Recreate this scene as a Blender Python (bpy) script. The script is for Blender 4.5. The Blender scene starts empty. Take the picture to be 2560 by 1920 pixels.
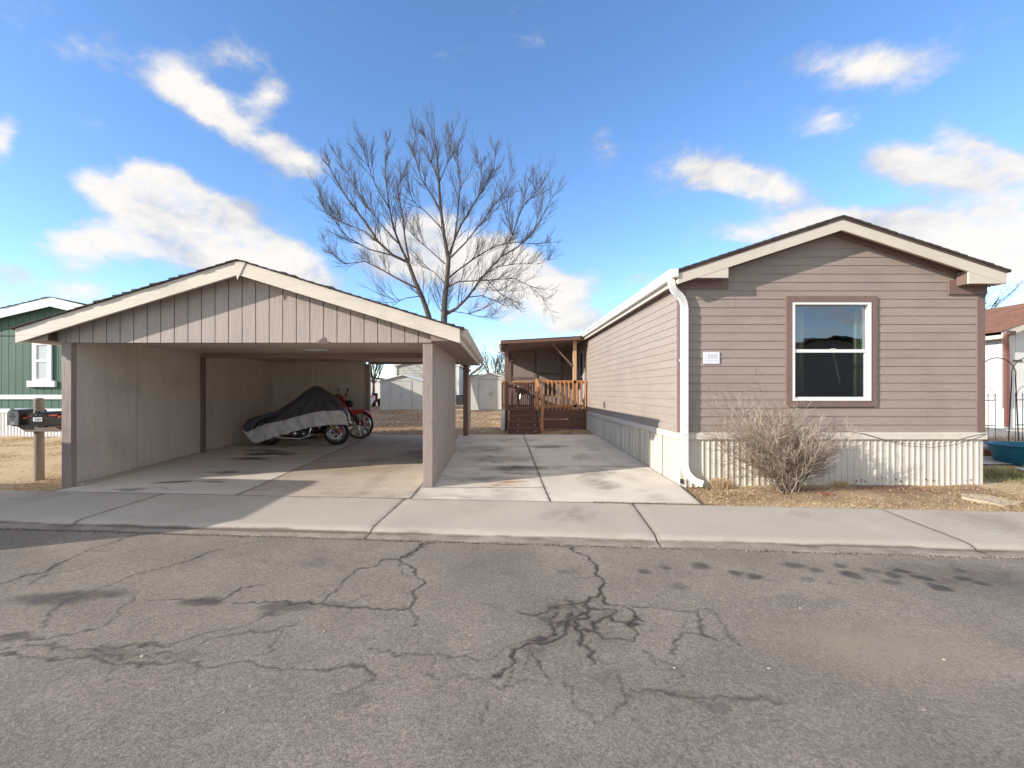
import bpy, bmesh, math, random
import numpy as np
from mathutils import Vector, Matrix
R = math.radians
sc = bpy.context.scene
C = sc.collection

# ------------------------------------------------------------------ camera
F, CX, CY, H = 1150.0, 1252.0, 977.0, 1.45      # focal length in photo pixels, vanishing point, eye height
cam_d = bpy.data.cameras.new('camera'); cam = bpy.data.objects.new('camera', cam_d); C.objects.link(cam)
cam.location = (0, 0, H); cam.rotation_euler = (R(90), 0, 0)
cam_d.sensor_width = 36; cam_d.lens = F / 2560 * 36
cam_d.shift_x = (1280 - CX) / 2560; cam_d.shift_y = (CY - 960) / 2560
cam_d.clip_start = .05; cam_d.clip_end = 3000
sc.camera = cam
sc.view_settings.view_transform = 'Standard'; sc.view_settings.look = 'None'
sc.view_settings.gamma = 1; sc.view_settings.exposure = .72
sc.render.film_transparent = False
sc.cycles.max_bounces = 14; sc.cycles.diffuse_bounces = 9; sc.cycles.transparent_max_bounces = 16

# ------------------------------------------------------------------ sun
LIGHT = Vector((1.0, .42, -.42 * 1.03)).normalized()       # direction the light travels
sun_d = bpy.data.lights.new('sun', 'SUN'); sun = bpy.data.objects.new('sun', sun_d); C.objects.link(sun)
sun_d.energy = 3.75; sun_d.angle = R(.53); sun_d.color = (1.0, .93, .83)
sun.rotation_euler = LIGHT.to_track_quat('-Z', 'Y').to_euler(); sun.location = (-20, -8, 12)
SUN_EL = math.asin(-LIGHT.z); SUN_AZ = math.atan2(-LIGHT.x, -LIGHT.y)

# ------------------------------------------------------------------ sky with clouds
W = bpy.data.worlds.new('World'); sc.world = W; W.use_nodes = True
nt = W.node_tree; N = nt.nodes; L = nt.links; N.clear()
def nd(t, **k):
    n = N.new(t)
    for a, b in k.items(): setattr(n, a, b)
    return n
def mth(op, a, b=None, c=None, clamp=False):
    n = nd('ShaderNodeMath', operation=op, use_clamp=clamp)
    for i, x in enumerate((a, b, c)):
        if x is None: continue
        if isinstance(x, (int, float)): n.inputs[i].default_value = x
        else: L.new(x, n.inputs[i])
    return n.outputs[0]
out = nd('ShaderNodeOutputWorld'); bg = nd('ShaderNodeBackground'); L.new(bg.outputs[0], out.inputs[0])
sky = nd('ShaderNodeTexSky', sky_type='NISHITA'); sky.sun_disc = False
sky.sun_elevation = SUN_EL; sky.sun_rotation = SUN_AZ % (2 * math.pi)
sky.altitude = 1500; sky.air_density = 1.0; sky.dust_density = .6; sky.ozone_density = 2.2
hsv = nd('ShaderNodeHueSaturation'); hsv.inputs['Saturation'].default_value = 1.12; hsv.inputs['Hue'].default_value = .503
hsv.inputs['Value'].default_value = 1.3
L.new(sky.outputs[0], hsv.inputs['Color'])
tc = nd('ShaderNodeTexCoord'); sx = nd('ShaderNodeSeparateXYZ'); L.new(tc.outputs['Generated'], sx.inputs[0])
fy = mth('MAXIMUM', sx.outputs[1], .06); az = mth('DIVIDE', sx.outputs[0], fy); el = mth('DIVIDE', sx.outputs[2], fy)   # slopes of the view direction, front half of the sky
cmb = nd('ShaderNodeCombineXYZ'); L.new(az, cmb.inputs[0]); L.new(el, cmb.inputs[1])
def fbm(scale, detail, rough, dist=0.0, stretch=(1, 1, 1.7), off=(0, 0, 0)):
    mp = nd('ShaderNodeMapping'); mp.inputs['Scale'].default_value = stretch; mp.inputs['Location'].default_value = off
    L.new(tc.outputs['Generated'], mp.inputs[0])
    n = nd('ShaderNodeTexNoise'); n.inputs['Scale'].default_value = scale; n.inputs['Detail'].default_value = detail
    n.inputs['Roughness'].default_value = rough; n.inputs['Distortion'].default_value = dist
    L.new(mp.outputs[0], n.inputs['Vector']); return n.outputs['Fac']
# (centre x, centre y, radius x, radius y, turn, strength): where each cloud stands in the sky, measured on the photo
CLOUDS = [(190,525,130,62,0,1.05),(370,470,185,110,-.35,1.15),(470,515,215,100,-.4,1.2),(600,570,150,62,-.35,.95),(215,405,95,42,-.3,.8),(335,405,66,56,0,1.05),
 (665,600,80,36,0,.6),(390,185,130,52,-.45,.60),(450,240,130,48,-.7,.60),(560,290,140,54,-.55,.72),(660,345,85,42,-.5,.66),(592,205,60,44,.4,.58),(470,120,150,42,-.1,.4),
 (540,150,110,60,-1,.34),(190,110,110,46,0,.5),(0,310,44,66,0,.7),(0,590,85,46,0,.75),(165,625,120,52,0,.62),(880,530,130,85,0,1.0),(985,570,190,88,-.2,1.15),(1110,590,150,60,-.3,.8),
 (1215,610,85,48,0,.7),(1880,140,190,66,0,.9),(1790,255,78,44,.3,.58),(1322,312,56,44,0,.58),(1580,372,120,62,-.2,.85),(1680,420,130,52,-.25,.8),(1490,390,110,40,0,.4),
 (1945,345,110,44,-.1,.62),(2060,380,180,70,-.1,.85),(2110,310,90,46,-.5,.6),(2190,360,120,80,0,.8),(1610,500,130,50,0,.85),(1880,490,180,44,0,.9),(2050,520,330,92,0,1.2),(2200,540,200,90,0,.9),
 (1370,598,120,36,.1,.5),(1190,670,150,42,-.1,.62),(1250,690,100,40,0,.5),(2050,240,50,26,.5,.3),(700,640,120,40,0,.3),(1040,700,160,40,0,.4)]
wn = nd('ShaderNodeTexNoise'); wn.inputs['Scale'].default_value = 5.0; wn.inputs['Detail'].default_value = 6; wn.inputs['Roughness'].default_value = .6; L.new(tc.outputs['Generated'], wn.inputs['Vector'])
wv = nd('ShaderNodeVectorMath', operation='MULTIPLY_ADD'); L.new(wn.outputs['Color'], wv.inputs[0]); wv.inputs[1].default_value = (.10, .08, 0); 
wo = nd('ShaderNodeVectorMath', operation='ADD'); L.new(cmb.outputs[0], wo.inputs[0]); wo.inputs[1].default_value = (-.05, -.04, 0); L.new(wo.outputs[0], wv.inputs[2])
acc = None
for (cx, cy, rx, ry, rot, st) in CLOUDS:
    k = 2560 / 2212; px, py = cx * k, cy * k
    dx, dz = (px - CX) / F, (CY - py) / F
    a0, e0 = dx, dz; sa = rx * k / F; se = ry * k / F
    mp = nd('ShaderNodeMapping', vector_type='TEXTURE')
    mp.inputs['Location'].default_value = (a0, e0, 0); mp.inputs['Rotation'].default_value = (0, 0, rot)
    mp.inputs['Scale'].default_value = (sa * 1.25, se * 1.25, 1)
    L.new(wv.outputs[0], mp.inputs[0])
    g = nd('ShaderNodeTexGradient', gradient_type='SPHERICAL'); L.new(mp.outputs[0], g.inputs[0])
    if acc is None: acc = mth('MULTIPLY', g.outputs['Fac'], st)
    else: acc = mth('MULTIPLY_ADD', g.outputs['Fac'], st, acc)
acc = mth('MINIMUM', mth('MULTIPLY', acc, .95), .80)
n1 = fbm(6.5, 12, .62, .3); n2 = fbm(20, 8, .65, .3, off=(3, 1, 2))
nn = mth('MULTIPLY_ADD', n2, .6, mth('MULTIPLY', n1, 1.5))
# clouds out of view: behind, and overhead ones added to whiten the shade
back = mth('MULTIPLY', mth('MAXIMUM', mth('MULTIPLY', mth('LESS_THAN', sx.outputs[1], -.15), .62), mth('GREATER_THAN', sx.outputs[2], .80)), mth('MULTIPLY', fbm(2.4, 4, .5, off=(7, 2, 1)), 1.75))
field = mth('ADD', mth('ADD', acc, back), mth('SUBTRACT', nn, 1.05))
ss = nd('ShaderNodeMapRange', interpolation_type='SMOOTHSTEP'); L.new(field, ss.inputs[0])
ss.inputs[1].default_value = .14; ss.inputs[2].default_value = .80
up = nd('ShaderNodeMapRange'); L.new(sx.outputs[2], up.inputs[0]); up.inputs[1].default_value = -.02; up.inputs[2].default_value = .05
alpha = mth('MULTIPLY', mth('MULTIPLY', ss.outputs[0], up.outputs[0]), .97)
ccol = nd('ShaderNodeMix', data_type='RGBA')
dens = nd('ShaderNodeMapRange', interpolation_type='SMOOTHSTEP'); L.new(mth('ADD', mth('MULTIPLY', field, .55), mth('MULTIPLY', mth('SUBTRACT', fbm(5, 8, .6, .3, off=(0, 0, .06)), .5), 1.3)), dens.inputs[0]); dens.inputs[1].default_value = -.05; dens.inputs[2].default_value = .55
L.new(dens.outputs[0], ccol.inputs[0])
CB = 3.75
ccol.inputs[6].default_value = (.56 * CB, .58 * CB, .65 * CB, 1); ccol.inputs[7].default_value = (1.10 * CB, 1.06 * CB, 1.01 * CB, 1)
mx = nd('ShaderNodeMix', data_type='RGBA'); L.new(alpha, mx.inputs[0]); L.new(hsv.outputs[0], mx.inputs[6]); L.new(ccol.outputs[2], mx.inputs[7])
L.new(mx.outputs[2], bg.inputs[0]); bg.inputs[1].default_value = .15

# ------------------------------------------------------------------ street frame and ground levels
SN, CS = math.sin(R(5.03)), math.cos(R(5.03))
def uv(x, y): return x * CS - y * SN, x * SN + y * CS
def xy(u, v): return u * CS + v * SN, -u * SN + v * CS
def lerp(a, b, t): return a + (b - a) * t
def ss01(t): t = max(0, min(1, t)); return t * t * (3 - 2 * t)
def slab_z(x, y):
    z = .03 * max(0, min(y, 13.2) - 7)
    if y > 13.2: z += .0156 * (min(y, 30) - 13.2)
    return z
def ground_z(x, y):
    z = slab_z(x, y)
    if x > 7.6: z += .028 * max(0, min(y, 16) - 8) * ss01((x - 7.6) / 3)
    return z
RZ = -.078
def gp(px, py, z=0.0):                         # a photo pixel to the point of the level z seen there
    y = (H - z) * F / (py - CY); return (px - CX) / F * y, y

# ------------------------------------------------------------------ helpers
LOC = {}
def tag(o, label=None, cat=None, group=None, kind=None):
    if label: o['label'] = label
    if cat: o['category'] = cat
    if group: o['group'] = group
    if kind: o['kind'] = kind
    return o
def empty(name, loc, label, cat, group=None):
    o = bpy.data.objects.new(name, None); C.objects.link(o); o.location = loc; o.empty_display_size = .2
    LOC[o.name] = Vector(loc); return tag(o, label, cat, group)
class MB:
    def __init__(s): s.v = []; s.f = []; s.m = []; s.mi = 0
    def add(s, vs, fs):
        b = len(s.v); s.v += [tuple(p) for p in vs]; s.f += [tuple(i + b for i in f) for f in fs]; s.m += [s.mi] * len(fs); return s
    def box(s, x0, x1, y0, y1, z0, z1):
        return s.add([(x0,y0,z0),(x1,y0,z0),(x1,y1,z0),(x0,y1,z0),(x0,y0,z1),(x1,y0,z1),(x1,y1,z1),(x0,y1,z1)],
                     [(0,3,2,1),(4,5,6,7),(0,1,5,4),(1,2,6,5),(2,3,7,6),(3,0,4,7)])
    def prism(s, poly, ax, a, b):
        n = len(poly)
        def P(p, t): return (p[0], t, p[1]) if ax == 'y' else (t, p[0], p[1]) if ax == 'x' else (p[0], p[1], t)
        return s.add([P(p, a) for p in poly] + [P(p, b) for p in poly],
                     [tuple(range(n)), tuple(range(2*n-1, n-1, -1))] + [(i, (i+1) % n, n+(i+1) % n, n+i) for i in range(n)])
    def sweep(s, path, prof, ref=(0, 0, 1), sc_=None, caps=True):
        path = [Vector(p) for p in path]; n = len(prof); vs = []; ref = Vector(ref)
        for i, p in enumerate(path):
            t = (path[min(i+1, len(path)-1)] - path[max(i-1, 0)]).normalized()
            sd = t.cross(ref)
            if sd.length < 1e-3: sd = t.cross(Vector((1, .01, 0)) if abs(t.x) < .9 else Vector((0, 1, 0)))
            sd.normalize(); u = sd.cross(t)
            k = 1 if sc_ is None else sc_[i]
            vs += [p + sd * (a * k) + u * (b * k) for a, b in prof]
        fs = [(i*n+j, i*n+(j+1) % n, (i+1)*n+(j+1) % n, (i+1)*n+j) for i in range(len(path)-1) for j in range(n)]
        if caps: fs += [tuple(range(n-1, -1, -1)), tuple(range((len(path)-1)*n, len(path)*n))]
        return s.add(vs, fs)
    def tube(s, path, r, n=8, ref=(0, 0, 1), caps=True):
        rs = r if isinstance(r, (list, tuple)) else [r] * len(path)
        return s.sweep(path, [(math.cos(2*math.pi*j/n), math.sin(2*math.pi*j/n)) for j in range(n)], ref, rs, caps)
    def bar(s, p0, p1, w, h, ref=(0, 0, 1)):
        return s.sweep([p0, p1], [(-w/2,-h/2),(w/2,-h/2),(w/2,h/2),(-w/2,h/2)], ref)
    def lathe(s, prof, c, axis='z', n=24, a0=0, a1=2*math.pi):
        full = abs(a1 - a0 - 2*math.pi) < 1e-6; m = n if full else n + 1; vs = []
        for i in range(m):
            a = a0 + (a1 - a0) * i / n; ca, sa = math.cos(a), math.sin(a)
            for r, h in prof:
                if axis == 'z': vs.append((c[0]+r*ca, c[1]+r*sa, c[2]+h))
                elif axis == 'y': vs.append((c[0]+r*ca, c[1]+h, c[2]+r*sa))
                else: vs.append((c[0]+h, c[1]+r*ca, c[2]+r*sa))
        k = len(prof)
        fs = [(i*k+j, ((i+1) % m)*k+j, ((i+1) % m)*k+j+1, i*k+j+1) for i in range(n) for j in range(k-1)]
        return s.add(vs, fs)
    def build(s, name, mat, parent=None, smooth=False, bevel=0, recalc=True, label=None):
        me = bpy.data.meshes.new(name); o = bpy.data.objects.new(name, me); C.objects.link(o)
        off = Vector((0, 0, 0)); root = parent
        while root is not None and root.parent is not None: root = root.parent
        if root is not None: off = LOC.get(root.name, Vector(root.location))
        vs = s.v if off.length == 0 else [(a-off.x, b-off.y, c-off.z) for a, b, c in s.v]
        if parent is None:
            a = np.array(vs); lo = a.min(0); hi = a.max(0); b = Vector(((lo[0]+hi[0])/2, (lo[1]+hi[1])/2, lo[2]))
            vs = [(p[0]-b.x, p[1]-b.y, p[2]-b.z) for p in vs]; o.location = b; LOC[o.name] = b
        me.from_pydata(vs, [], s.f)
        for m in (mat if isinstance(mat, (list, tuple)) else [mat]): me.materials.append(m)
        if max(s.m or [0]): me.polygons.foreach_set('material_index', s.m)
        if recalc and len(s.f) < 60000:
            bm = bmesh.new(); bm.from_mesh(me); bmesh.ops.recalc_face_normals(bm, faces=bm.faces); bm.to_mesh(me); bm.free()
        if smooth: me.polygons.foreach_set('use_smooth', [True] * len(me.polygons))
        if bevel:
            b = o.modifiers.new('bevel', 'BEVEL'); b.width = bevel; b.segments = 2; b.limit_method = 'ANGLE'
        if parent: o.parent = parent
        if label: o['label'] = label
        me.update(); return o
def copy_tree(o, parent=None):
    c = o.copy(); C.objects.link(c); c.parent = parent
    for ch in list(o.children): copy_tree(ch, c)
    return c

# ------------------------------------------------------------------ materials
def M(name, col, rough=.7, var=.12, vs=2.5, bump=.0, bs=60, st=(1, 1, 1), metal=0, grime=None, gs=1.2, gamt=.0, spec=.4, coat=0, fine=0, fs=200, ramp=None, attr=None):
    m = bpy.data.materials.new(name); m.use_nodes = True; t = m.node_tree; n = t.nodes; l = t.links
    b = n['Principled BSDF']; b.inputs['Roughness'].default_value = rough; b.inputs['Metallic'].default_value = metal
    b.inputs['Specular IOR Level'].default_value = spec
    if coat: b.inputs['Coat Weight'].default_value = coat; b.inputs['Coat Roughness'].default_value = .08
    tc = n.new('ShaderNodeTexCoord')
    def noise(scale, det, rg, stretch=(1, 1, 1), dist=0):
        mp = n.new('ShaderNodeMapping'); mp.inputs['Scale'].default_value = stretch; l.new(tc.outputs['Object'], mp.inputs[0])
        q = n.new('ShaderNodeTexNoise'); q.inputs['Scale'].default_value = scale; q.inputs['Detail'].default_value = det
        q.inputs['Roughness'].default_value = rg; q.inputs['Distortion'].default_value = dist; l.new(mp.outputs[0], q.inputs['Vector']); return q.outputs['Fac']
    def mix(fac, a, bcol, mode='MIX'):
        x = n.new('ShaderNodeMix'); x.data_type = 'RGBA'; x.blend_type = mode
        if isinstance(fac, float): x.inputs[0].default_value = fac
        else: l.new(fac, x.inputs[0])
        for i, c in ((6, a), (7, bcol)):
            if isinstance(c, (tuple, list)): x.inputs[i].default_value = (*c[:3], 1)
            else: l.new(c, x.inputs[i])
        return x.outputs[2]
    def mr(f, a, bb, lo=0, hi=1):
        x = n.new('ShaderNodeMapRange'); l.new(f, x.inputs[0]); x.inputs[1].default_value = a; x.inputs[2].default_value = bb
        x.inputs[3].default_value = lo; x.inputs[4].default_value = hi; return x.outputs[0]
    c = mix(mr(noise(vs, 6, .6, st), .3, .7), tuple(k * (1 - var) for k in col), tuple(min(1, k * (1 + var)) for k in col))
    if attr:
        a = n.new('ShaderNodeAttribute'); a.attribute_name = attr[0]
        r_ = n.new('ShaderNodeValToRGB'); l.new(a.outputs['Fac'], r_.inputs[0])
        cr = r_.color_ramp; cols = attr[1]
        while len(cr.elements) < len(cols): cr.elements.new(.5)
        for i, (e, cc) in enumerate(zip(cr.elements, cols)): e.position = i / (len(cols) - 1); e.color = (*cc, 1)
        c = r_.outputs[0]
    if fine: c = mix(mr(noise(fs, 3, .7), .35, .65, 1 - fine, 1 + fine * .6), (0, 0, 0), c)if False else mix(float(1.0), c, mix(mr(noise(fs, 3, .7, st), .35, .65), (1 - fine,) * 3, (1 + fine,) * 3), 'MULTIPLY')
    if grime: c = mix(mr(noise(gs, 8, .65, (1, 1, 1), .4), .5, .72, 0, gamt), c, grime)
    l.new(c, b.inputs['Base Color'])
    if bump:
        q = n.new('ShaderNodeBump'); q.inputs['Strength'].default_value = bump; q.inputs['Distance'].default_value = .01
        l.new(noise(bs, 5, .6, st, .3), q.inputs['Height']); l.new(q.outputs[0], b.inputs['Normal'])
    return m
LAP = (.12, 1, 1)   # grain that runs along x
def grain(name, col, ax, **k):
    st = {'x': (.10, 1, 1), 'y': (1, .10, 1), 'z': (1, 1, .10)}[ax]
    a = dict(rough=.62, var=.07, vs=9, bump=.45, bs=38, st=st, grime=tuple(q*.62 for q in col), gs=.9, gamt=.28, fine=.06, fs=90); a.update(k)
    return M(name, col, **a)
mt = {}
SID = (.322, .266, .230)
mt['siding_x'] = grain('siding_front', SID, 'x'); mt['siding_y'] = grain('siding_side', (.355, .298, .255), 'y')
BRN = (.20, .135, .118)
mt['brown'] = grain('brown_trim', BRN, 'z'); mt['brown_x'] = grain('brown_trim_x', BRN, 'x'); mt['brown_dk'] = M('brown_drip', (.10, .06, .05), .5, .1)
mt['cream'] = M('cream_trim', (.62, .56, .475), .55, .05, 3, .15, 60, (.2, 1, 1), grime=(.40, .35, .28), gamt=.25, gs=1.5)
mt['t111'] = grain('carport_panel', (.41, .348, .305), 'z', bump=.5, fine=.03, bs=30, grime=(.22, .19, .17), gs=1.6, gamt=.35)
mt['t111post'] = grain('carport_post', (.33, .265, .235), 'z', bump=.8, bs=26, grime=(.17, .14, .13), gs=2, gamt=.4)
mt['rake'] = grain('carport_rake', (.68, .61, .52), 'x', bump=.45, fine=.03, bs=34, grime=(.42, .37, .31), gs=1.4, gamt=.35)
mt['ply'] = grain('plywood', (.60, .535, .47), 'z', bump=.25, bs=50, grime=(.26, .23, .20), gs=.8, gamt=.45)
mt['ply_shade'] = grain('plywood_shaded', (.30, .25, .22), 'z', bump=.25)  # darker plywood copy, the porch shade is put into its colour
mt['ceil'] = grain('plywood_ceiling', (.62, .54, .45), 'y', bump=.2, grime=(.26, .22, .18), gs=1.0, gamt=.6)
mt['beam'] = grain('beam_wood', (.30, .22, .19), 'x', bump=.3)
mt['shingle'] = M('shingle', (.055, .045, .043), .9, .4, 14, .8, 120)
mt['shingle_br'] = M('brown_shingle', (.22, .105, .07), .9, .25, 6, .6, 90, (.3, 1, 1))
mt['white'] = M('white_metal', (.80, .80, .80), .35, .03, 2, grime=(.55, .54, .52), gamt=.25, gs=2)
mt['vinyl'] = M('white_vinyl', (.80, .79, .77), .4, .03, 2)
mt['skirt'] = M('skirt_metal', (.66, .615, .54), .5, .04, 2, grime=(.42, .36, .28), gs=2.2, gamt=.28)
mt['concrete'] = None
mt['wood_or'] = grain('cedar_wood', (.50, .235, .10), 'z', bump=.3, rough=.6, var=.25, vs=12)
mt['wood_lt'] = grain('pine_post', (.56, .36, .20), 'z', bump=.3)
mt['wood_br'] = grain('stained_deck_wood', (.165, .082, .058), 'x', bump=.3)
mt['wood_brz'] = grain('stained_shaded_wood', (.17, .095, .07), 'z', bump=.3)
mt['post_old'] = grain('weathered_wood', (.27, .215, .165), 'z', bump=1.0, bs=22, var=.35, vs=6, grime=(.10, .075, .055), gs=4, gamt=.6)
mt['board_old'] = grain('weathered_board', (.17, .125, .10), 'x', bump=.9, bs=24, var=.4, grime=(.45, .36, .26), gs=5, gamt=.5)
mt['green'] = grain('green_siding', (.062, .135, .098), 'z', bump=.5, bs=30, rough=.6, grime=(.05, .10, .075), gamt=.3)
mt['black'] = M('black_paint', (.016, .016, .018), .35, .2, 6, spec=.5)
mt['blackm'] = M('black_plastic', (.02, .02, .022), .55, .2, 6)
mt['tyre'] = M('tyre_rubber', (.018, .018, .018), .85, .15, 30)
mt['chrome'] = M('chrome', (.75, .75, .76), .14, .04, 6, metal=1)
mt['alu'] = M('brushed_metal', (.42, .42, .43), .32, .1, 20, metal=1)
mt['darkm'] = M('dark_engine_metal', (.05, .05, .052), .4, .4, 25, metal=.8)
mt['red'] = M('red_paint', (.62, .055, .02), .25, .05, 4, coat=1)
mt['crim'] = M('dark_red_paint', (.36, .02, .018), .22, .05, 4, coat=1)
mt['gold'] = M('gold_fork', (.75, .42, .05), .3, .1, 10, metal=.7)
mt['flag'] = M('red_flag', (.62, .13, .10), .5, .15, 10)
mt['cov_b'] = M('black_cover_cloth', (.075, .071, .082), .62, .2, 7, .25, 260)
mt['cov_g'] = M('grey_cover_cloth', (.62, .61, .59), .48, .06, 4, .2, 260)
mt['bark'] = M('bark', (.11, .09, .078), .9, .35, 7, .9, 30, (1, 1, .3))
mt['twig'] = M('twig_bark', (.085, .068, .06), .9, .3, 5)
mt['bush'] = M('shrub_twig', (.38, .315, .25), .8, .35, 6)
mt['shed'] = M('shed_metal', (.60, .59, .54), .5, .05, 2, grime=(.40, .37, .32), gamt=.3)
mt['line'] = M('dark_seam', (.05, .045, .04), .8, .1)
mt['teal'] = M('teal_plastic', (.008, .15, .24), .45, .15, 5, grime=(.10, .14, .14), gamt=.3)
mt['iron'] = M('wrought_iron', (.06, .045, .04), .7, .4, 20)
mt['rockm'] = M('flagstone', (.52, .44, .33), .9, .15, 8, .6, 30, grime=(.3, .24, .17), gamt=.5, gs=4)
mt['brick'] = M('red_brick', (.34, .13, .09), .9, .2, 15, .5, 60)
mt['glassdk'] = M('dark_glass', (.02, .025, .03), .08, .1, 2, spec=.7)
mt['wall_in'] = M('inner_wall', (.32, .28, .22), .9, .05)
mt['curt'] = M('curtain_cloth', (.55, .46, .30), .9, .1, 3, st=(6, 1, .3))
def glass_mat():
    m = bpy.data.materials.new('window_glass'); m.use_nodes = True; t = m.node_tree; n = t.nodes; l = t.links; n.clear()
    o = n.new('ShaderNodeOutputMaterial'); a = n.new('ShaderNodeBsdfTransparent'); a.inputs[0].default_value = (.72, .78, .80, 1)
    g = n.new('ShaderNodeBsdfGlossy'); g.inputs['Roughness'].default_value = .015; g.inputs[0].default_value = (.9, .95, 1, 1)
    fr = n.new('ShaderNodeLayerWeight'); fr.inputs[0].default_value = .5; pw = n.new('ShaderNodeMath'); pw.operation = 'POWER'; pw.inputs[1].default_value = 4; l.new(fr.outputs['Facing'], pw.inputs[0])
    mm = n.new('ShaderNodeMath'); mm.operation = 'MULTIPLY_ADD'; mm.inputs[1].default_value = .85; mm.inputs[2].default_value = .15; l.new(pw.outputs[0], mm.inputs[0])
    tc = n.new('ShaderNodeTexCoord'); q = n.new('ShaderNodeTexNoise'); q.inputs['Scale'].default_value = 2.2; l.new(tc.outputs['Object'], q.inputs['Vector'])
    bm_ = n.new('ShaderNodeBump'); bm_.inputs['Strength'].default_value = .06; bm_.inputs['Distance'].default_value = .05; l.new(q.outputs[0], bm_.inputs['Height']); l.new(bm_.outputs[0], g.inputs['Normal'])
    x = n.new('ShaderNodeMixShader'); l.new(mm.outputs[0], x.inputs[0]); l.new(a.outputs[0], x.inputs[1]); l.new(g.outputs[0], x.inputs[2]); l.new(x.outputs[0], o.inputs[0]); return m
mt['glass'] = glass_mat()
def screen_mat():
    m = bpy.data.materials.new('insect_screen'); m.use_nodes = True; t = m.node_tree; n = t.nodes; l = t.links; n.clear()
    o = n.new('ShaderNodeOutputMaterial'); a = n.new('ShaderNodeBsdfTransparent'); d = n.new('ShaderNodeBsdfDiffuse'); d.inputs[0].default_value = (.07, .065, .06, 1)
    x = n.new('ShaderNodeMixShader'); x.inputs[0].default_value = .30; l.new(a.outputs[0], x.inputs[1]); l.new(d.outputs[0], x.inputs[2]); l.new(x.outputs[0], o.inputs[0]); return m
mt['screen'] = screen_mat()

def surf(name, cols, scale, fine, fs, bump, bs, stain_cols=(), rough=.9, agg=None):
    """ground materials: two-colour noise, fine grain, and stains/cracks read from point attributes"""
    m = bpy.data.materials.new(name); m.use_nodes = True; t = m.node_tree; n = t.nodes; l = t.links; b = n['Principled BSDF']
    b.inputs['Roughness'].default_value = rough; b.inputs['Specular IOR Level'].default_value = .25
    g = n.new('ShaderNodeNewGeometry'); P = g.outputs['Position']
    def noise(s_, d, r_, ds=0, st=None):
        q = n.new('ShaderNodeTexNoise'); q.inputs['Scale'].default_value = s_; q.inputs['Detail'].default_value = d; q.inputs['Roughness'].default_value = r_; q.inputs['Distortion'].default_value = ds
        if st:
            mp = n.new('ShaderNodeMapping'); mp.inputs['Scale'].default_value = st; l.new(P, mp.inputs[0]); l.new(mp.outputs[0], q.inputs['Vector'])
        else: l.new(P, q.inputs['Vector'])
        return q.outputs['Fac']
    def mr(f, a, bb, lo=0, hi=1):
        x = n.new('ShaderNodeMapRange'); l.new(f, x.inputs[0]); x.inputs[1].default_value = a; x.inputs[2].default_value = bb; x.inputs[3].default_value = lo; x.inputs[4].default_value = hi; return x.outputs[0]
    def mix(f, a, bb, mode='MIX'):
        x = n.new('ShaderNodeMix'); x.data_type = 'RGBA'; x.blend_type = mode
        if isinstance(f, float): x.inputs[0].default_value = f
        else: l.new(f, x.inputs[0])
        for i, c in ((6, a), (7, bb)):
            if isinstance(c, tuple): x.inputs[i].default_value = (*c, 1)
            else: l.new(c, x.inputs[i])
        return x.outputs[2]
    c = mix(mr(noise(scale, 8, .62, .3), .32, .68), cols[0], cols[1])
    if len(cols) > 2: c = mix(mr(noise(scale * .35, 6, .6), .45, .65), c, cols[2])
    if agg:
        vo = n.new('ShaderNodeTexVoronoi'); vo.inputs['Scale'].default_value = agg[0]; l.new(P, vo.inputs['Vector'])
        sp = n.new('ShaderNodeSeparateColor'); l.new(vo.outputs['Color'], sp.inputs[0])
        c = mix(float(1), c, mix(sp.outputs[0], (agg[1],) * 3, (agg[2],) * 3), 'MULTIPLY')
    c = mix(float(1), c, mix(mr(noise(fs, 3, .7), .3, .7), (1 - fine,) * 3, (1 + fine,) * 3), 'MULTIPLY')
    for (an, col, lo, hi, ns) in stain_cols:
        a = n.new('ShaderNodeAttribute'); a.attribute_name = an
        x = n.new('ShaderNodeMath'); x.operation = 'MULTIPLY_ADD'; l.new(mr(noise(ns, 6, .65, .4), .2, .8, -.35, .35), x.inputs[0]); 
        l.new(mr(a.outputs['Fac'], 0, .3), x.inputs[1]); l.new(a.outputs['Fac'], x.inputs[2])
        c = mix(mr(x.outputs[0], lo, hi), c, col)
    l.new(c, b.inputs['Base Color'])
    q = n.new('ShaderNodeBump'); q.inputs['Strength'].default_value = bump; q.inputs['Distance'].default_value = .01; l.new(noise(bs, 5, .7), q.inputs['Height']); l.new(q.outputs[0], b.inputs['Normal'])
    return m
mt['asphalt'] = surf('asphalt', ((.218, .180, .145), (.282, .238, .195), (.178, .154, .130)), 1.3, .22, 45, .7, 130,
    (('crack', (.062, .054, .048), .20, 1.0, 30), ('spot', (.075, .068, .063), .15, .95, 5), ('dirt', (.33, .265, .20), .2, 1.5, 3)), agg=(125, .74, 1.26))
mt['concrete'] = surf('concrete', ((.585, .53, .45), (.69, .635, .55), (.52, .465, .395)), 1.1, .06, 160, .35, 160,
    (('stain', (.13, .115, .10), .10, .85, 3), ('rust', (.42, .20, .08), .15, 1.0, 6)))
mt['walk'] = surf('sidewalk_concrete', ((.40, .35, .29), (.475, .42, .35), (.435, .385, .325)), 1.4, .07, 150, .4, 150, (('stain', (.16, .13, .10), .15, 1.0, 5),), agg=(190, .90, 1.08))
mt['exposed'] = surf('rough_concrete', ((.48, .41, .335), (.57, .495, .41), (.44, .375, .31)), 1.3, .12, 90, .5, 110,
    (('stain', (.13, .115, .10), .10, .85, 3), ('rust', (.38, .30, .21), .1, .9, 4)), agg=(120, .80, 1.15))
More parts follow.
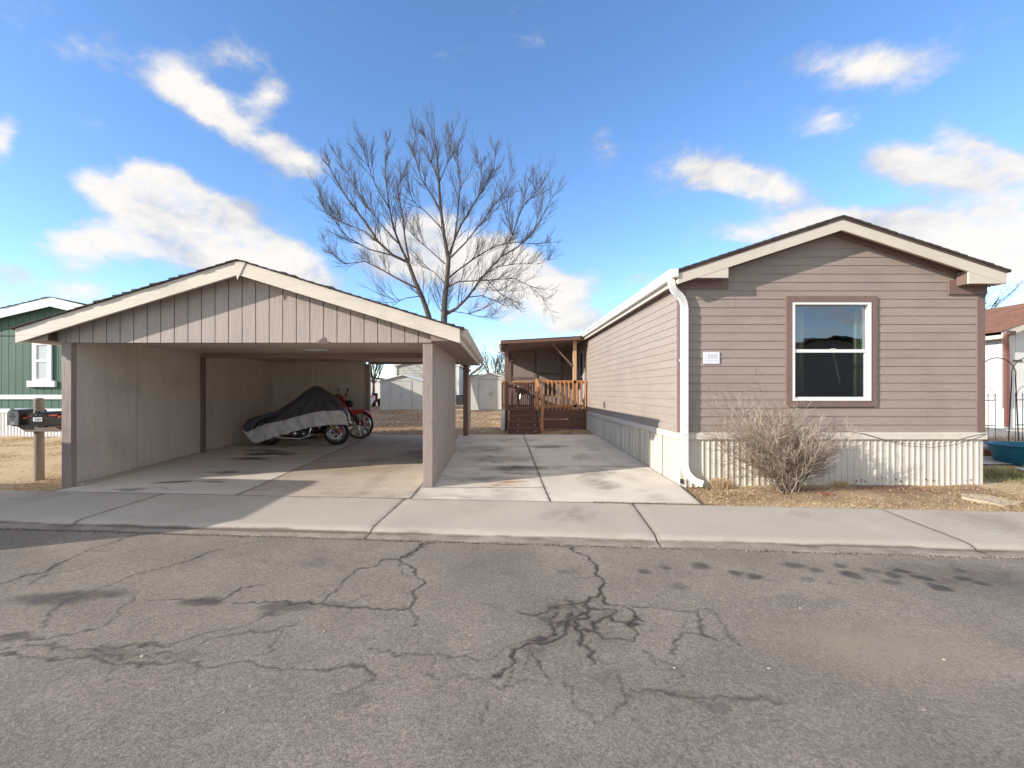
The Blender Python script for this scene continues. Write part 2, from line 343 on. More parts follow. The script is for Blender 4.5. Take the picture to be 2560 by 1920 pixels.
mt['soil'] = surf('dry_ground', ((.20, .125, .08), (.46, .335, .21), (.30, .20, .13)), 1.6, .35, 45, 1.0, 60, (('straw', (.52, .39, .235), .15, .8, 7), ('green', (.16, .18, .07), .2, 1.0, 3), ('red', (.20, .095, .065), .2, 1.0, 3)))
# ================================================================== GROUND
rng = np.random.default_rng(7); random.seed(7)
def vnoise(x, y, s, seed=0):
    """smooth value noise on arrays"""
    x = x / s; y = y / s; xi = np.floor(x).astype(int); yi = np.floor(y).astype(int); fx = x - xi; fy = y - yi
    fx = fx*fx*(3-2*fx); fy = fy*fy*(3-2*fy)
    def h(a, b):
        n = (a * 374761393 + b * 668265263 + seed * 974711) & 0x7fffffff
        n = ((n ^ (n >> 13)) * 1274126177) & 0x7fffffff
        return ((n ^ (n >> 16)) & 0xffff) / 65535.0
    return (h(xi,yi)*(1-fx)+h(xi+1,yi)*fx)*(1-fy) + (h(xi,yi+1)*(1-fx)+h(xi+1,yi+1)*fx)*fy
def np_mesh(name, V, Fq, mats, attrs=None, parent=None, smooth=False, mi=None):
    me = bpy.data.meshes.new(name); V = np.asarray(V, dtype=np.float32); Fq = np.asarray(Fq, dtype=np.int32); k = Fq.shape[1]
    me.vertices.add(len(V)); me.vertices.foreach_set('co', V.ravel())
    me.loops.add(Fq.size); me.loops.foreach_set('vertex_index', Fq.ravel())
    me.polygons.add(len(Fq)); me.polygons.foreach_set('loop_start', np.arange(len(Fq), dtype=np.int32) * k)
    me.polygons.foreach_set('loop_total', np.full(len(Fq), k, dtype=np.int32))
    for m in mats: me.materials.append(m)
    if mi is not None: me.polygons.foreach_set('material_index', np.asarray(mi, dtype=np.int32))
    me.polygons.foreach_set('use_smooth', [smooth] * len(Fq))
    for a, vals in (attrs or {}).items():
        at = me.attributes.new(a, 'FLOAT', 'POINT'); at.data.foreach_set('value', np.asarray(vals, dtype=np.float32))
    me.update(calc_edges=True); me.validate()
    o = bpy.data.objects.new(name, me); C.objects.link(o)
    if parent: o.parent = parent
    return o
def gridf(nu, nv, base=0):
    i = np.arange(nu - 1); j = np.arange(nv - 1); I, J = np.meshgrid(i, j, indexing='ij'); a = base + I * nv + J
    return np.stack([a, a + nv, a + nv + 1, a + 1], -1).reshape(-1, 4)
def segdist(X, Y, pts):
    d = np.full(X.shape, 1e9)
    for (x0, y0), (x1, y1) in zip(pts[:-1], pts[1:]):
        dx, dy = x1 - x0, y1 - y0; q = dx*dx + dy*dy + 1e-12
        t = np.clip(((X - x0) * dx + (Y - y0) * dy) / q, 0, 1)
        d = np.minimum(d, np.hypot(X - x0 - t * dx, Y - y0 - t * dy))
    return d
V_LIP, V_PAN, V_BACK, V_FAR = 4.81, 4.60, 6.03, -3.2

# terrain: one sheet to the horizon, dropping under the street
us = np.concatenate([[-900, -400, -150, -80, -50, -35], np.arange(-28, 24, .22), [26, 30, 36, 50, 80, 150, 400, 900]])
vs_ = np.concatenate([[-900, -400, -150, -60, -25, -14, -8, V_FAR - 1.9, V_FAR - 1.75, 0, 5.9, V_BACK - .02, V_BACK + .015], np.arange(6.2, 34, .22), [36, 42, 50, 70, 110, 200, 400, 900]])
U, Vv = np.meshgrid(us, vs_, indexing='ij'); X = U * CS + Vv * SN; Y = -U * SN + Vv * CS
gz = np.vectorize(ground_z)(X, Y) - .025
inslab = (X > -7.2) & (X < 3.0) & (Y < 13.6)
bumpy = (vnoise(X, Y, .8, 1) - .5) * .05 + (vnoise(X, Y, .25, 2) - .5) * .03
Z = gz + np.where(inslab, -.03, np.where(Vv > 6.1, bumpy * np.clip((Vv - 6.0) / .6, 0, 1), 0) + .012)
Z = np.where((Vv < V_BACK) & (Vv > V_FAR - 1.8), -.17, Z)
Z = np.where(Vv <= V_FAR - 1.8, -.02, Z)
Z = np.where((Vv > V_BACK - .03) & (Vv < V_BACK + .03), np.where(inslab, -.05, -.012), Z)
green = np.clip(1 - np.hypot((X - 9.2) / 2.2, (Y - 7.6) / .9), 0, 1) * 1.2 + np.clip(1 - np.hypot((X + 5.6) / 3, (Y - 33) / 8), 0, 1) * 1.5 + np.clip(1 - np.hypot((X + 1.9) / .9, (Y - 25) / 1.4), 0, 1)
red = np.clip(1 - np.hypot((X - 6.0) / 1.9, (Y - 6.75) / .5), 0, 1)
straw = np.clip((-6.4 - X) / .4, 0, 1) * (Y < 14) * (.65 + .5 * vnoise(X, Y, .6, 41))
straw = np.maximum(straw, ((X > 2.6) & (Y < 9)) * np.clip(1.5 * vnoise(X, Y, .5, 60) - .35, 0, 1)); straw = np.maximum(straw, ((X > 2.6) & (Y < 9)) * np.clip(1 - (Vv - 6.05) / .6, 0, 1) * (.35 + .9 * vnoise(X, Y, .5, 44))); straw = np.maximum(straw, (Y > 13) * .8 * np.clip(1.6 * vnoise(X, Y * 1.8, 1.3, 43) - .6, 0, 1))
o = np_mesh('ground', np.stack([X, Y, Z], -1).reshape(-1, 3), gridf(len(us), len(vs_)), [mt['soil']], {'green': green.ravel(), 'red': red.ravel(), 'straw': straw.ravel()}, smooth=True)
tag(o, kind='structure')

# road
def Lp(l): return [gp(px * .5787, 1180 + py * .5787, RZ) for px, py in l]
def Rp(l): return [gp(1280 + px * .5787, 1180 + py * .5787, RZ) for px, py in l]
CR = [(Lp(p), w) for p, w in [
 ([(600,270),(430,320),(300,375),(200,425),(100,450),(0,480)], .62), ([(660,310),(500,370),(330,425),(200,440),(130,490)], .5),
 ([(960,330),(740,405),(560,455),(430,500),(300,560),(200,660),(140,700),(0,720)], .6), ([(600,545),(750,555),(860,555),(950,545),(1020,500),(1140,490)], .6),
 ([(560,540),(500,620),(430,665),(300,710),(150,720)], .55), ([(1040,560),(1200,565),(1350,555),(1430,565),(1530,580),(1600,590),(1700,590),(1760,575),(1800,530),(1820,480),(1800,430),(1740,375),(1800,320),(1850,310)], .8),
 ([(1740,375),(1660,380),(1640,400),(1550,415),(1490,460),(1450,500),(1400,550)], .6), ([(1740,380),(1735,430),(1780,440),(1800,470)], .5), ([(1760,575),(1800,620),(1780,660)], .6),
 ([(1530,580),(1480,630)], .5), ([(0,780),(200,740),(400,765),(560,740),(740,755),(900,700),(1080,660),(1200,600)], .55),
 ([(0,800),(200,790),(450,800),(620,815),(860,830),(1100,830),(1300,850),(1500,845),(1600,870)], .6), ([(1600,770),(1700,790),(1900,780),(2080,820),(2212,770),(2300,740)], .45),
 ([(1850,880),(1980,890),(2110,910),(2300,915)], .45), ([(2110,920),(2105,1000),(2080,1090)], .45), ([(860,830),(850,890),(810,940)], .4), ([(380,765),(560,790),(800,790),(900,740),(1080,690),(1260,650)], .5),
 ([(1210,680),(1150,770),(1110,790)], .45), ([(1880,800),(1850,880)], .4), ([(1440,960),(1520,950),(1620,880)], .4)]] + [(Rp(p), w) for p, w in [
 ([(265,325),(262,345),(340,365),(360,430),(385,490),(410,540),(405,570)], .85), ([(410,525),(350,545),(310,590),(310,640),(270,640),(240,670),(215,700),(150,730),(100,760),(40,780),(0,830),(-60,880)], .8),
 ([(20,600),(100,605),(180,575),(260,565),(320,565)], .7), ([(180,600),(165,650),(150,700),(110,740)], .7), ([(405,570),(450,575),(520,590),(560,640),(530,670),(520,710),(500,730),(430,720),(360,715),(340,690),(350,650),(420,625),(470,655),(540,665)], .75),
 ([(520,580),(660,590),(760,600),(870,600)], .65), ([(800,610),(830,640),(830,685),(900,730)], .65), ([(830,685),(760,710),(720,750),(715,790)], .5), ([(870,600),(910,660),(1000,750)], .45),
 ([(310,590),(380,590),(440,600),(420,630)], .65), ([(300,640),(280,680),(290,740),(330,780),(340,820)], .75), ([(105,780),(130,840),(160,900)], .6), ([(240,600),(260,640),(215,650),(175,660)], .7),
 ([(500,930),(620,945),(760,960),(900,970),(1000,990),(1200,1000)], .5), ([(240,920),(290,1000),(380,1060),(440,1040),(460,960),(440,880)], .45), ([(560,780),(620,810),(700,850),(740,880)], .5),
 ([(260,670),(300,690),(340,690)], .8), ([(215,700),(250,650),(300,600)], .8), ([(-120,560),(-40,600),(20,600)], .3)]]
SPOTS = [(565,430,34,15,.8),(650,412,28,13,.7),(812,408,55,22,.75),(968,438,38,17,.85),(1052,452,46,17,.85),(720,495,52,22,.5),(740,440,60,18,.35),(1205,400,60,16,.65),(1270,462,40,15,.6),(1300,420,40,16,.6),(1420,405,40,14,.7),
 (1470,445,50,22,.8),(1550,425,40,16,.8),(1640,445,45,18,.9),(1690,430,40,15,.95),(1640,475,50,16,.7),(1780,460,52,16,1.0),(1845,500,52,18,1.1),(1960,465,46,14,1.0),(2030,482,40,14,1.0),(1930,425,40,14,.7),(1380,480,30,12,.5),(230,435,40,16,.5),
 (1100,470,60,14,.35),(1900,440,420,70,.42),(700,960,280,26,.45),(1000,985,280,30,.42),(860,1010,70,40,.5),(1250,560,300,40,.25),(400,880,120,50,.3)]
LSPOT = [(240,545,230,40,.75),(430,530,160,30,.6),(870,560,110,26,.8),(1250,580,150,26,.65),(1440,570,80,22,.6),(1380,390,60,30,.4),(1460,410,50,20,.35),(1180,610,80,20,.4),(60,715,150,24,.7),(470,780,160,30,.5),(800,790,120,30,.4),(1120,385,160,18,.25),(2180,430,60,22,.3),(1500,985,130,70,.32),(500,850,600,40,.25),(1640,900,120,40,.3)]
step = .0122
u1 = np.arange(-6.2, 7.0, step); v1 = np.arange(1.3, V_PAN, step); v1 = np.append(v1[:-1], V_PAN)
U, Vv = np.meshgrid(u1, v1, indexing='ij'); X = U * CS + Vv * SN; Y = -U * SN + Vv * CS
wob = .09; Xw = X + (vnoise(X, Y, .16, 5) - .5) * wob + (vnoise(X, Y, .05, 6) - .5) * .035 + (vnoise(X, Y, .025, 16) - .5) * .02; Yw = Y + (vnoise(X, Y, .16, 8) - .5) * wob + (vnoise(X, Y, .05, 9) - .5) * .05
gr = random.Random(17); extra = []
for pts, w in CR:                                                # hairline side cracks
    for (ax, ay), (bx, by) in zip(pts[:-1], pts[1:]):
        ln = math.hypot(bx-ax, by-ay)
        for _ in range(int(ln * 3.2 * w + gr.random())):
            t = gr.random(); px, py = lerp(ax, bx, t), lerp(ay, by, t); a = math.atan2(by-ay, bx-ax) + gr.choice((-1, 1)) * gr.uniform(.5, 1.3); q = [(px, py)]
            for _k in range(3): s_ = gr.uniform(.04, .11); px += s_*math.cos(a); py += s_*math.sin(a); a += gr.uniform(-.6, .6); q.append((px, py))
            extra.append((q, w * .55))
crack = np.zeros(X.shape); spot = np.zeros(X.shape)
wmod = .55 + .9 * vnoise(X, Y, .35, 12)
for pts, w in CR + extra:
    xs = [p[0] for p in pts]; ys = [p[1] for p in pts]
    m = (X > min(xs) - .5) & (X < max(xs) + .5) & (Y > min(ys) - .5) & (Y < max(ys) + .5)
    d = segdist(Xw[m], Yw[m], pts); k = wmod[m]
    crack[m] = np.maximum(crack[m], w * (.95 * np.exp(-(d / (.008 * k + .005)) ** 2) + .40 * k * np.exp(-(d / (.065 * k)) ** 1.2)))
for lst, ff in ((SPOTS, Rp), (LSPOT, Lp)):
    for (cx, cy, rx, ry, s) in lst:
        if not rx: continue
        (a, b), = ff([(cx, cy)]); (a2, _), = ff([(cx + rx, cy)]); (_, b2), = ff([(cx, cy + ry)])
        r = np.hypot(((X+Xw)/2 - a) / abs(a2 - a), ((Y+Yw)/2 - b) / abs(b2 - b)); spot = np.maximum(spot, s * np.clip(1.8 - 1.5 * r, 0, 1))
(a, b), = Rp([(1620, 760)]); dirt = np.clip(1.25 - np.hypot((Xw - a) / .85, (Yw - b) / .42), 0, 1)
vv = Vv + (vnoise(X, Y, .12, 21) - .5) * .05
crack = np.maximum(crack, .85 * np.exp(-((V_PAN - vv) / .035) ** 2)); dirt = np.maximum(dirt, .5 * np.exp(-((V_PAN - .07 - vv) / .05) ** 2) * vnoise(X, Y, .5, 31))
Z = RZ + (vnoise(X, Y, 1.1, 40) - .5) * .008 - np.clip(crack - .45, 0, 1) * .010
verts = np.stack([X, Y, Z], -1).reshape(-1, 3); faces = gridf(len(u1), len(v1))
ex = []; exf = []
def rect_uv(u0, u1_, v0, v1_):
    b = len(verts) + len(ex)
    for (a, c) in ((u0, v0), (u1_, v0), (u1_, v1_), (u0, v1_)): x, y = xy(a, c); ex.append((x, y, RZ - .003))
    exf.append((b, b + 1, b + 2, b + 3))
uA, uB = u1[0], u1[-1]
rect_uv(-400, uA, v1[0], V_PAN); rect_uv(uB, 400, v1[0], V_PAN); rect_uv(-400, 400, V_FAR, v1[0])
z0 = np.zeros(len(ex))
o = np_mesh('road', np.concatenate([verts, ex]), np.concatenate([faces, exf]), [mt['asphalt']],
            {k: np.concatenate([a.ravel(), z0]) for k, a in (('crack', crack), ('spot', spot), ('dirt', dirt))}, smooth=True)
tag(o, kind='structure')

# sidewalk with rolled kerb and gutter pan, cut in panels by its joints
def walk(name, v_back, v_lip, v_pan, sgn, joints, du, hi=None):
    Vs = []; Fs = []; St = []; base = 0
    prof = [(v_back, .0), (v_back - sgn*.004, .004)] + [(lerp(v_back, v_lip, t), lerp(.004, -.034, t)) for t in np.linspace(.03, .93, 26)] + \
           [(v_lip + sgn*.03, -.043), (v_lip, -.058), (v_lip - sgn*.018, -.071)] + [(lerp(v_lip - sgn*.02, v_pan, t), -.0715 - .004 * t) for t in (.15, .4, .7, .98)] + [(v_pan, -.10)]
    for a, b in zip(joints[:-1], joints[1:]):
        n = max(2, int((b - a) / du)); uu = np.linspace(a + .006, b - .006, n)
        pv = np.array([p[0] for p in prof]); pz = np.array([p[1] for p in prof])
        Ug, Vg = np.meshgrid(uu, pv, indexing='ij'); Zg = np.tile(pz, (n, 1)).copy()
        bend = np.where(Vg < v_back, -(v_back - Vg) * .0, 0)
        edge = np.minimum(Ug - a, b - Ug); Zg -= np.where(edge < .02, .006, 0)
        X = (Ug + bend) * CS + Vg * SN; Y = -(Ug + bend) * SN + Vg * CS
        s = np.zeros(X.shape)
        if hi:
            q = Vg + (vnoise(X, Y, .3, 4) - .5) * .03
            s = 1.3 * np.exp(-((q - (v_lip - .03)) / .022) ** 2) * (.45 + .8 * vnoise(X, Y, 1.7, 3)); s = np.maximum(s, .9 * np.exp(-((q - v_pan) / .022) ** 2))
            gutw = np.clip(1 - np.abs(X + 2.9) / 2.2, 0, 1) ** .5; s = np.maximum(s, 1.6 * gutw * np.exp(-((Vg - (v_lip - .05)) / .035) ** 2))
            s = np.maximum(s, np.where(Vg < V_LIP - .002, .62, 0)); s = np.maximum(s, .5 * np.exp(-(edge / .03) ** 2)); s = np.maximum(s, .45 * np.clip(vnoise(X, Y, .9, 50) - .55, 0, 1) * 2)
        Vs.append(np.stack([X, Y, Zg], -1).reshape(-1, 3)); Fs.append(gridf(n, len(prof), base)); St.append(s.ravel()); base += X.size
    o = np_mesh(name, np.concatenate(Vs), np.concatenate(Fs), [mt['walk']], {'stain': np.concatenate(St)}, smooth=True)
    for p in o.data.polygons: pass
    return tag(o, kind='structure')
jn = [uv(-4.82, 5.8)[0], uv(-1.34, 5.6)[0], uv(1.64, 5.3)[0], uv(4.6, 4.9)[0]]
js = [-40, -30] + [jn[0] - 3.05 * k for k in range(6, 0, -1)] + jn + [jn[3] + 3.05 * k for k in range(1, 7)] + [32, 42]
walk('sidewalk', V_BACK, V_LIP, V_PAN, 1, js, .06, True)
walk('sidewalk', V_FAR - 1.8, V_FAR - .22, V_FAR, -1, [-40, -20, -10, -5, 0, 5, 10, 20, 40], 2.0)

# driveway slabs
def slab(name, x0, x1, yfun, ya, cross, mat, stains, rust, left=None, right=None):
    """panel between x0 and x1 running back from the sidewalk to ya, cut at the y's in cross"""
    Vs = []; Fs = []; St = []; Ru = []; base = 0; G = .007
    cuts = [None] + cross + [ya]
    for a, b in zip(cuts[:-1], cuts[1:]):
        nx = max(2, int((x1 - x0) / .045)); ny = max(3, int((b - (a or 6.2)) / .045))
        T, S = np.meshgrid(np.linspace(0, 1, nx), np.linspace(0, 1, ny), indexing='ij')
        xl = x0 + G; xr = x1 - G
        y_b = b - G; Xa = xl + (xr - xl) * T
        Ya = np.vectorize(yfun)(Xa) if a is None else np.full(Xa.shape, a + G)
        Y = Ya + (y_b - Ya) * S
        L0 = np.full(Y.shape, xl) if left is None else np.vectorize(left)(Y) + G
        R0 = np.full(Y.shape, xr) if right is None else np.vectorize(right)(Y) - G
        X = L0 + (R0 - L0) * T
        Z = np.vectorize(slab_z)(X, Y) + .004 + (vnoise(X, Y, 1.5, 3) - .5) * .006
        edge = np.minimum(np.minimum(T, 1 - T) * (x1 - x0), np.minimum(S, 1 - S) * (b - (a or 6.2)))
        s = .45 * np.exp(-(edge / .03) ** 2)
        Xw = X + (vnoise(X, Y, .35, 5) - .5) * .3; Yw = Y + (vnoise(X, Y, .3, 6) - .5) * .25
        for (cx, cy, rx, ry, k) in stains: s = np.maximum(s, .85 * k * np.clip(1.5 - 1.2 * np.hypot((Xw - cx) / rx, (Yw - cy) / ry), 0, 1))
        r = np.zeros(X.shape)
        for (cx, cy, rx, ry, k) in rust: r = np.maximum(r, k * np.clip(1.5 - 1.2 * np.hypot((Xw - cx) / rx, (Yw - cy) / ry), 0, 1))
        s = np.maximum(s, .38 * np.clip(vnoise(X * .6, Y, .7, 77) * .6 + vnoise(X, Y * 2.2, .25, 78) * .4 - .5, 0, 1) * 2); s = np.maximum(s, .28 * np.clip(1.2 - abs(X - (x0 + x1) / 2 - .45) / .3, 0, 1) * vnoise(X, Y, .5, 79))
        Vs.append(np.stack([X, Y, Z], -1).reshape(-1, 3)); Fs.append(gridf(nx, ny, base)); St.append(s.ravel()); Ru.append(r.ravel()); base += X.size
    o = np_mesh(name, np.concatenate(Vs), np.concatenate(Fs), [mat], {'stain': np.concatenate(St), 'rust': np.concatenate(Ru)}, smooth=False)
    return tag(o, kind='structure')
yf = lambda x: (V_BACK - x * SN) / CS + .006
DST = [(.35,8.35,.75,.28,.9),(.0,9.3,.9,.5,.5),(-.4,10.6,.7,.8,.45),(1.1,11.0,.6,.3,.75),(1.6,8.0,.5,.7,.5),(1.55,7.1,.35,.5,.5),(-.3,7.5,.8,.25,.55),(.4,12.0,.8,.6,.35),(1.7,9.5,.4,.5,.35),(.3,7.9,.5,.15,.6)]
DRU = [(.15,7.25,.35,.10,.9),(-.1,7.05,.6,.06,.55),(.3,7.5,.4,.07,.5)]
slab('driveway', -1.21, .65, yf, 13.25, [6.88, 8.5, 10.9], mt['concrete'], DST, DRU)
slab('driveway', .65, 2.72, yf, 13.25, [8.5, 10.9], mt['concrete'], DST, DRU, right=lambda y: 2.74 if y > 7.05 else 2.74 - (7.05 - y) * .15)
CST = [gp(700,1160) + (1.0,.35,.0)] 
CSTA = [(-4.95,9.95,.55,.22,1.1),(-5.2,9.3,.45,.2,.95),(-4.7,8.0,.5,.15,.8),(-5.2,7.3,.42,.10,1.0),(-4.6,7.25,.4,.08,.7),(-5.4,11.2,1.3,.5,.5),(-5.6,6.75,.35,.06,.7),(-4.9,6.8,.4,.05,.5),(-5.2,10.3,.8,.2,.8)]
CSTB = [(-2.4,9.2,1.0,.35,.35),(-1.7,9.9,.5,.9,.55),(-3.0,7.9,.8,.2,.2),(-1.5,12.2,.5,.8,.3)]
slab('carport_floor', -6.44, -3.68, yf, 13.2, [9.9], mt['concrete'], CSTA, [], left=lambda y: -6.44 - max(0, 6.95 - y) * .1)
slab('carport_floor', -3.68, -1.21, yf, 13.2, [9.0, 11.5], mt['exposed'], CSTB, [(-2.6,8.25,.85,.45,.75),(-2.0,8.5,.4,.3,.6)])
# paved path at the right of the house
m = MB(); n = 14
for i in range(n):
    a, b = 8.6 + i * .38, 8.6 + (i + 1) * .38
    m.add([(7.9, a, ground_z(9, a) + .02), (16, a, ground_z(16, a) + .02), (16, b, ground_z(16, b) + .02), (7.9, b, ground_z(9, b) + .02)], [(0, 1, 2, 3)])
o = m.build('side_path', mt['concrete']); tag(o, kind='structure')
for ob in bpy.data.objects:
    if ob.type == 'MESH' and 'label' not in ob and ob.get('kind') == 'structure': pass

# dry grass, weeds and fallen leaves
def blades(name, n, region, zf, lmin, lmax, lean, label, cat, cols, w=.0035, keep=None, seed=1, curl=.0):
    g = np.random.default_rng(seed); x0, x1, y0, y1 = region
    x = g.uniform(x0, x1, n); y = g.uniform(y0, y1, n)
    k = (x * SN + y * CS > V_BACK + .01)
    if keep is not None: k &= keep(x, y, g)
    x = x[k]; y = y[k]; n = len(x); a = g.uniform(0, 2*np.pi, n); ln = g.uniform(lmin, lmax, n) * (.6 + .8 * vnoise(x, y, .4, 9)); t = g.normal(lean, .22, n).clip(.03, 1.5)
    z = np.vectorize(zf)(x, y) - .01
    dx = np.cos(a) * np.cos(t) * ln; dy = np.sin(a) * np.cos(t) * ln; dz = np.sin(t) * ln
    wx = -np.sin(a) * w; wy = np.cos(a) * w
    b0 = np.stack([x - wx, y - wy, z], -1); b1 = np.stack([x + wx, y + wy, z], -1)
    mx_ = np.stack([x + dx * .5, y + dy * .5, z + dz * .62], -1); m0 = mx_ - np.stack([wx, wy, 0 * wx], -1) * .8; m1 = mx_ + np.stack([wx, wy, 0 * wx], -1) * .8
    tp = np.stack([x + dx, y + dy, z + dz], -1)
    V = np.stack([b0, b1, m1, m0, tp, tp + np.stack([wx, wy, 0 * wx], -1) * .2], 1).reshape(-1, 3); i = np.arange(n) * 6
    Fq = np.concatenate([np.stack([i, i+1, i+2, i+3], -1), np.stack([i+3, i+2, i+5, i+4], -1)])
    c = np.clip(vnoise(x, y, .7, 13) * .7 + g.uniform(-.1, .45, n), 0, 1)
    o = np_mesh(name, V, Fq, [M(name + '_mat', (.4,.3,.2), .9, attr=('tone', cols))], {'tone': np.repeat(c, 6)})
    return tag(o, label, cat, kind='stuff')
GC = [(.26,.15,.08), (.44,.30,.16), (.64,.47,.26), (.78,.63,.40), (.46,.36,.18)]
def gz_(x, y): return ground_z(x, y) - .01
def kr(x, y, g):
    wall = (y < 7.02) | (x > 7.45); path = ~((x > 7.9) & (y > 8.55)); lim = x > 2.60 - (7.0 - y) * .15 * 0 + .0
    bare = np.clip(1.25 - np.hypot((x - 6.1) / 1.9, (y - 6.75) / .42), 0, 1)
    return wall & path & (x > np.where(y < 7.05, 2.78 - (7.05 - y) * .15, 2.8)) & (g.uniform(0, 1, len(x)) > bare) & (g.uniform(0,1,len(x)) < (vnoise(x, y, .45, 60) * 2.2 - .45 + np.clip(1 - (x * SN + y * CS - 6.05) / .5, 0, 1) * .6))
blades('dry_grass', 110000, (2.5, 11.5, 5.3, 8.6), gz_, .02, .065, .25, 'matted straw coloured dry grass strip in front of the tan house', 'dry grass', GC, .0028, kr, 3)
blades('lawn_grass', 130000, (-18, -6.66, 6.4, 12.9), gz_, .02, .065, .3, 'dry straw lawn between the mailbox post and the green house', 'dry grass', [(.34,.22,.12),(.48,.35,.19),(.62,.48,.28),(.72,.58,.38),(.5,.42,.22)], .0045,
       lambda x, y, g: x < -6.66, 4)
blades('yard_grass', 16000, (-6.3, 3, 13.3, 25), gz_, .02, .07, .3, 'thin dry grass and debris on the back yard soil', 'dry grass', GC, .006, lambda x, y, g: vnoise(x, y, 1.6, 66) > .45, 5)
blades('strip_grass', 5000, (2.7, 11, 5.3, 7.0), gz_, .03, .09, .5, 'scattered green and yellow grass blades along the sidewalk edge of the front bed', 'grass', [(.10,.12,.04),(.26,.25,.09),(.50,.40,.20)], .003, lambda x, y, g: (x > np.where(y < 7.05, 2.78 - (7.05 - y) * .15, 2.8)) & (vnoise(x, y, .6, 70) > .55), 8)
blades('green_grass', 9000, (7.5, 10.8, 6.9, 8.55), gz_, .05, .16, .45, 'long green and yellow grass at the right corner of the tan house', 'grass', [(.07,.10,.03),(.20,.22,.07),(.42,.38,.14),(.55,.46,.24)], .003,
       lambda x, y, g: np.hypot((x - 9.0) / 2.0, (y - 7.75) / .75) < g.uniform(.5, 1, len(x)), 6)
def tuft(cx, cy, n, h, seed, label, sp=.16, cols=GC):
    g = random.Random(seed); V = []; Fs = []; tone = []; zb = ground_z(cx, cy)
    for _ in range(n):
        a = g.uniform(0, 6.28); r = sp * g.random() * .5; bx, by = cx + r * math.cos(a), cy + r * math.sin(a) * .7; l_ = h * g.uniform(.5, 1.1); sp2 = l_ * g.uniform(.2, .9)
        a += g.uniform(-.5, .5); ex_, ey = bx + math.cos(a) * sp2, by + math.sin(a) * sp2; w = .003; b = len(V)
        mxp = ((bx+ex_)/2, (by+ey)/2, zb + l_ * .7)
        V += [(bx-w,by,zb),(bx+w,by,zb),(mxp[0]+w,mxp[1],mxp[2]),(mxp[0]-w,mxp[1],mxp[2]),(ex_,ey,zb+l_*(1-.5*sp2/l_)),(ex_+.001,ey,zb+l_*(1-.5*sp2/l_))]; Fs += [(b,b+1,b+2,b+3),(b+3,b+2,b+5,b+4)]; tone += [g.random()] * 6
    o = np_mesh('grass_tuft', V, Fs, [bpy.data.materials.get('tuft_mat') or M('tuft_mat', (.4,.3,.2), .9, attr=('tone', cols))], {'tone': tone})
    return tag(o, label, 'grass tuft')
tuft(3.32, 6.9, 260, .17, 1, 'straw coloured grass tuft beside the mouth of the white downspout', .3)
tuft(5.1, 6.88, 120, .14, 2, 'low dry grass tuft against the skirting right of the shrub')
def leaves(name, n, region, size, label, cols, seed, keep=None, zoff=.0):
    g = np.random.default_rng(seed); x0, x1, y0, y1 = region; x = g.uniform(x0, x1, n); y = g.uniform(y0, y1, n)
    k = x * SN + y * CS > V_BACK
    if keep is not None: k &= keep(x, y, g)
    x = x[k]; y = y[k]; n = len(x); a = g.uniform(0, 6.28, n); s = size * g.uniform(.5, 1.2, n); z = np.vectorize(ground_z)(x, y) + zoff + g.uniform(0, .02, n)
    P4 = [(1, 0), (0, .55), (-1, 0), (0, -.55)]; V = []
    for (p, q) in P4: V.append(np.stack([x + s * (p*np.cos(a) - q*np.sin(a)), y + s * (p*np.sin(a) + q*np.cos(a)), z + s * g.uniform(-.3, .5, n)], -1))
    V = np.stack(V, 1).reshape(-1, 3); i = np.arange(n) * 4; Fq = np.stack([i, i+1, i+2, i+3], -1)
    o = np_mesh(name, V, Fq, [M(name + '_mat', (.4,.3,.2), .8, attr=('tone', cols))], {'tone': np.repeat(g.uniform(0, 1, n), 4)})
    return tag(o, label, 'leaves', kind='stuff')
LC = [(.16,.08,.04), (.32,.17,.08), (.50,.34,.19), (.66,.52,.38)]
leaves('fallen_leaves', 9000, (2.8, 11, 5.2, 7.0), .014, 'brown leaf litter and bark crumbs in front of the tan house', LC, 11)
leaves('leaf_litter', 7000, (-15, -6.66, 6.5, 12.5), .016, 'pale fallen leaves on the lawn around the mailbox post', [(.30,.18,.10),(.55,.38,.24),(.74,.58,.46)], 12, lambda x, y, g: (np.hypot(x + 7.2, y - 7.3) < g.uniform(0, 2.5, len(x))))
leaves('yard_leaves', 16000, (-6.4, 2.8, 13.3, 25), .03, 'brown fallen leaves over the bare back yard', LC, 13, lambda x, y, g: vnoise(x, y, 1.4, 91) > .3)
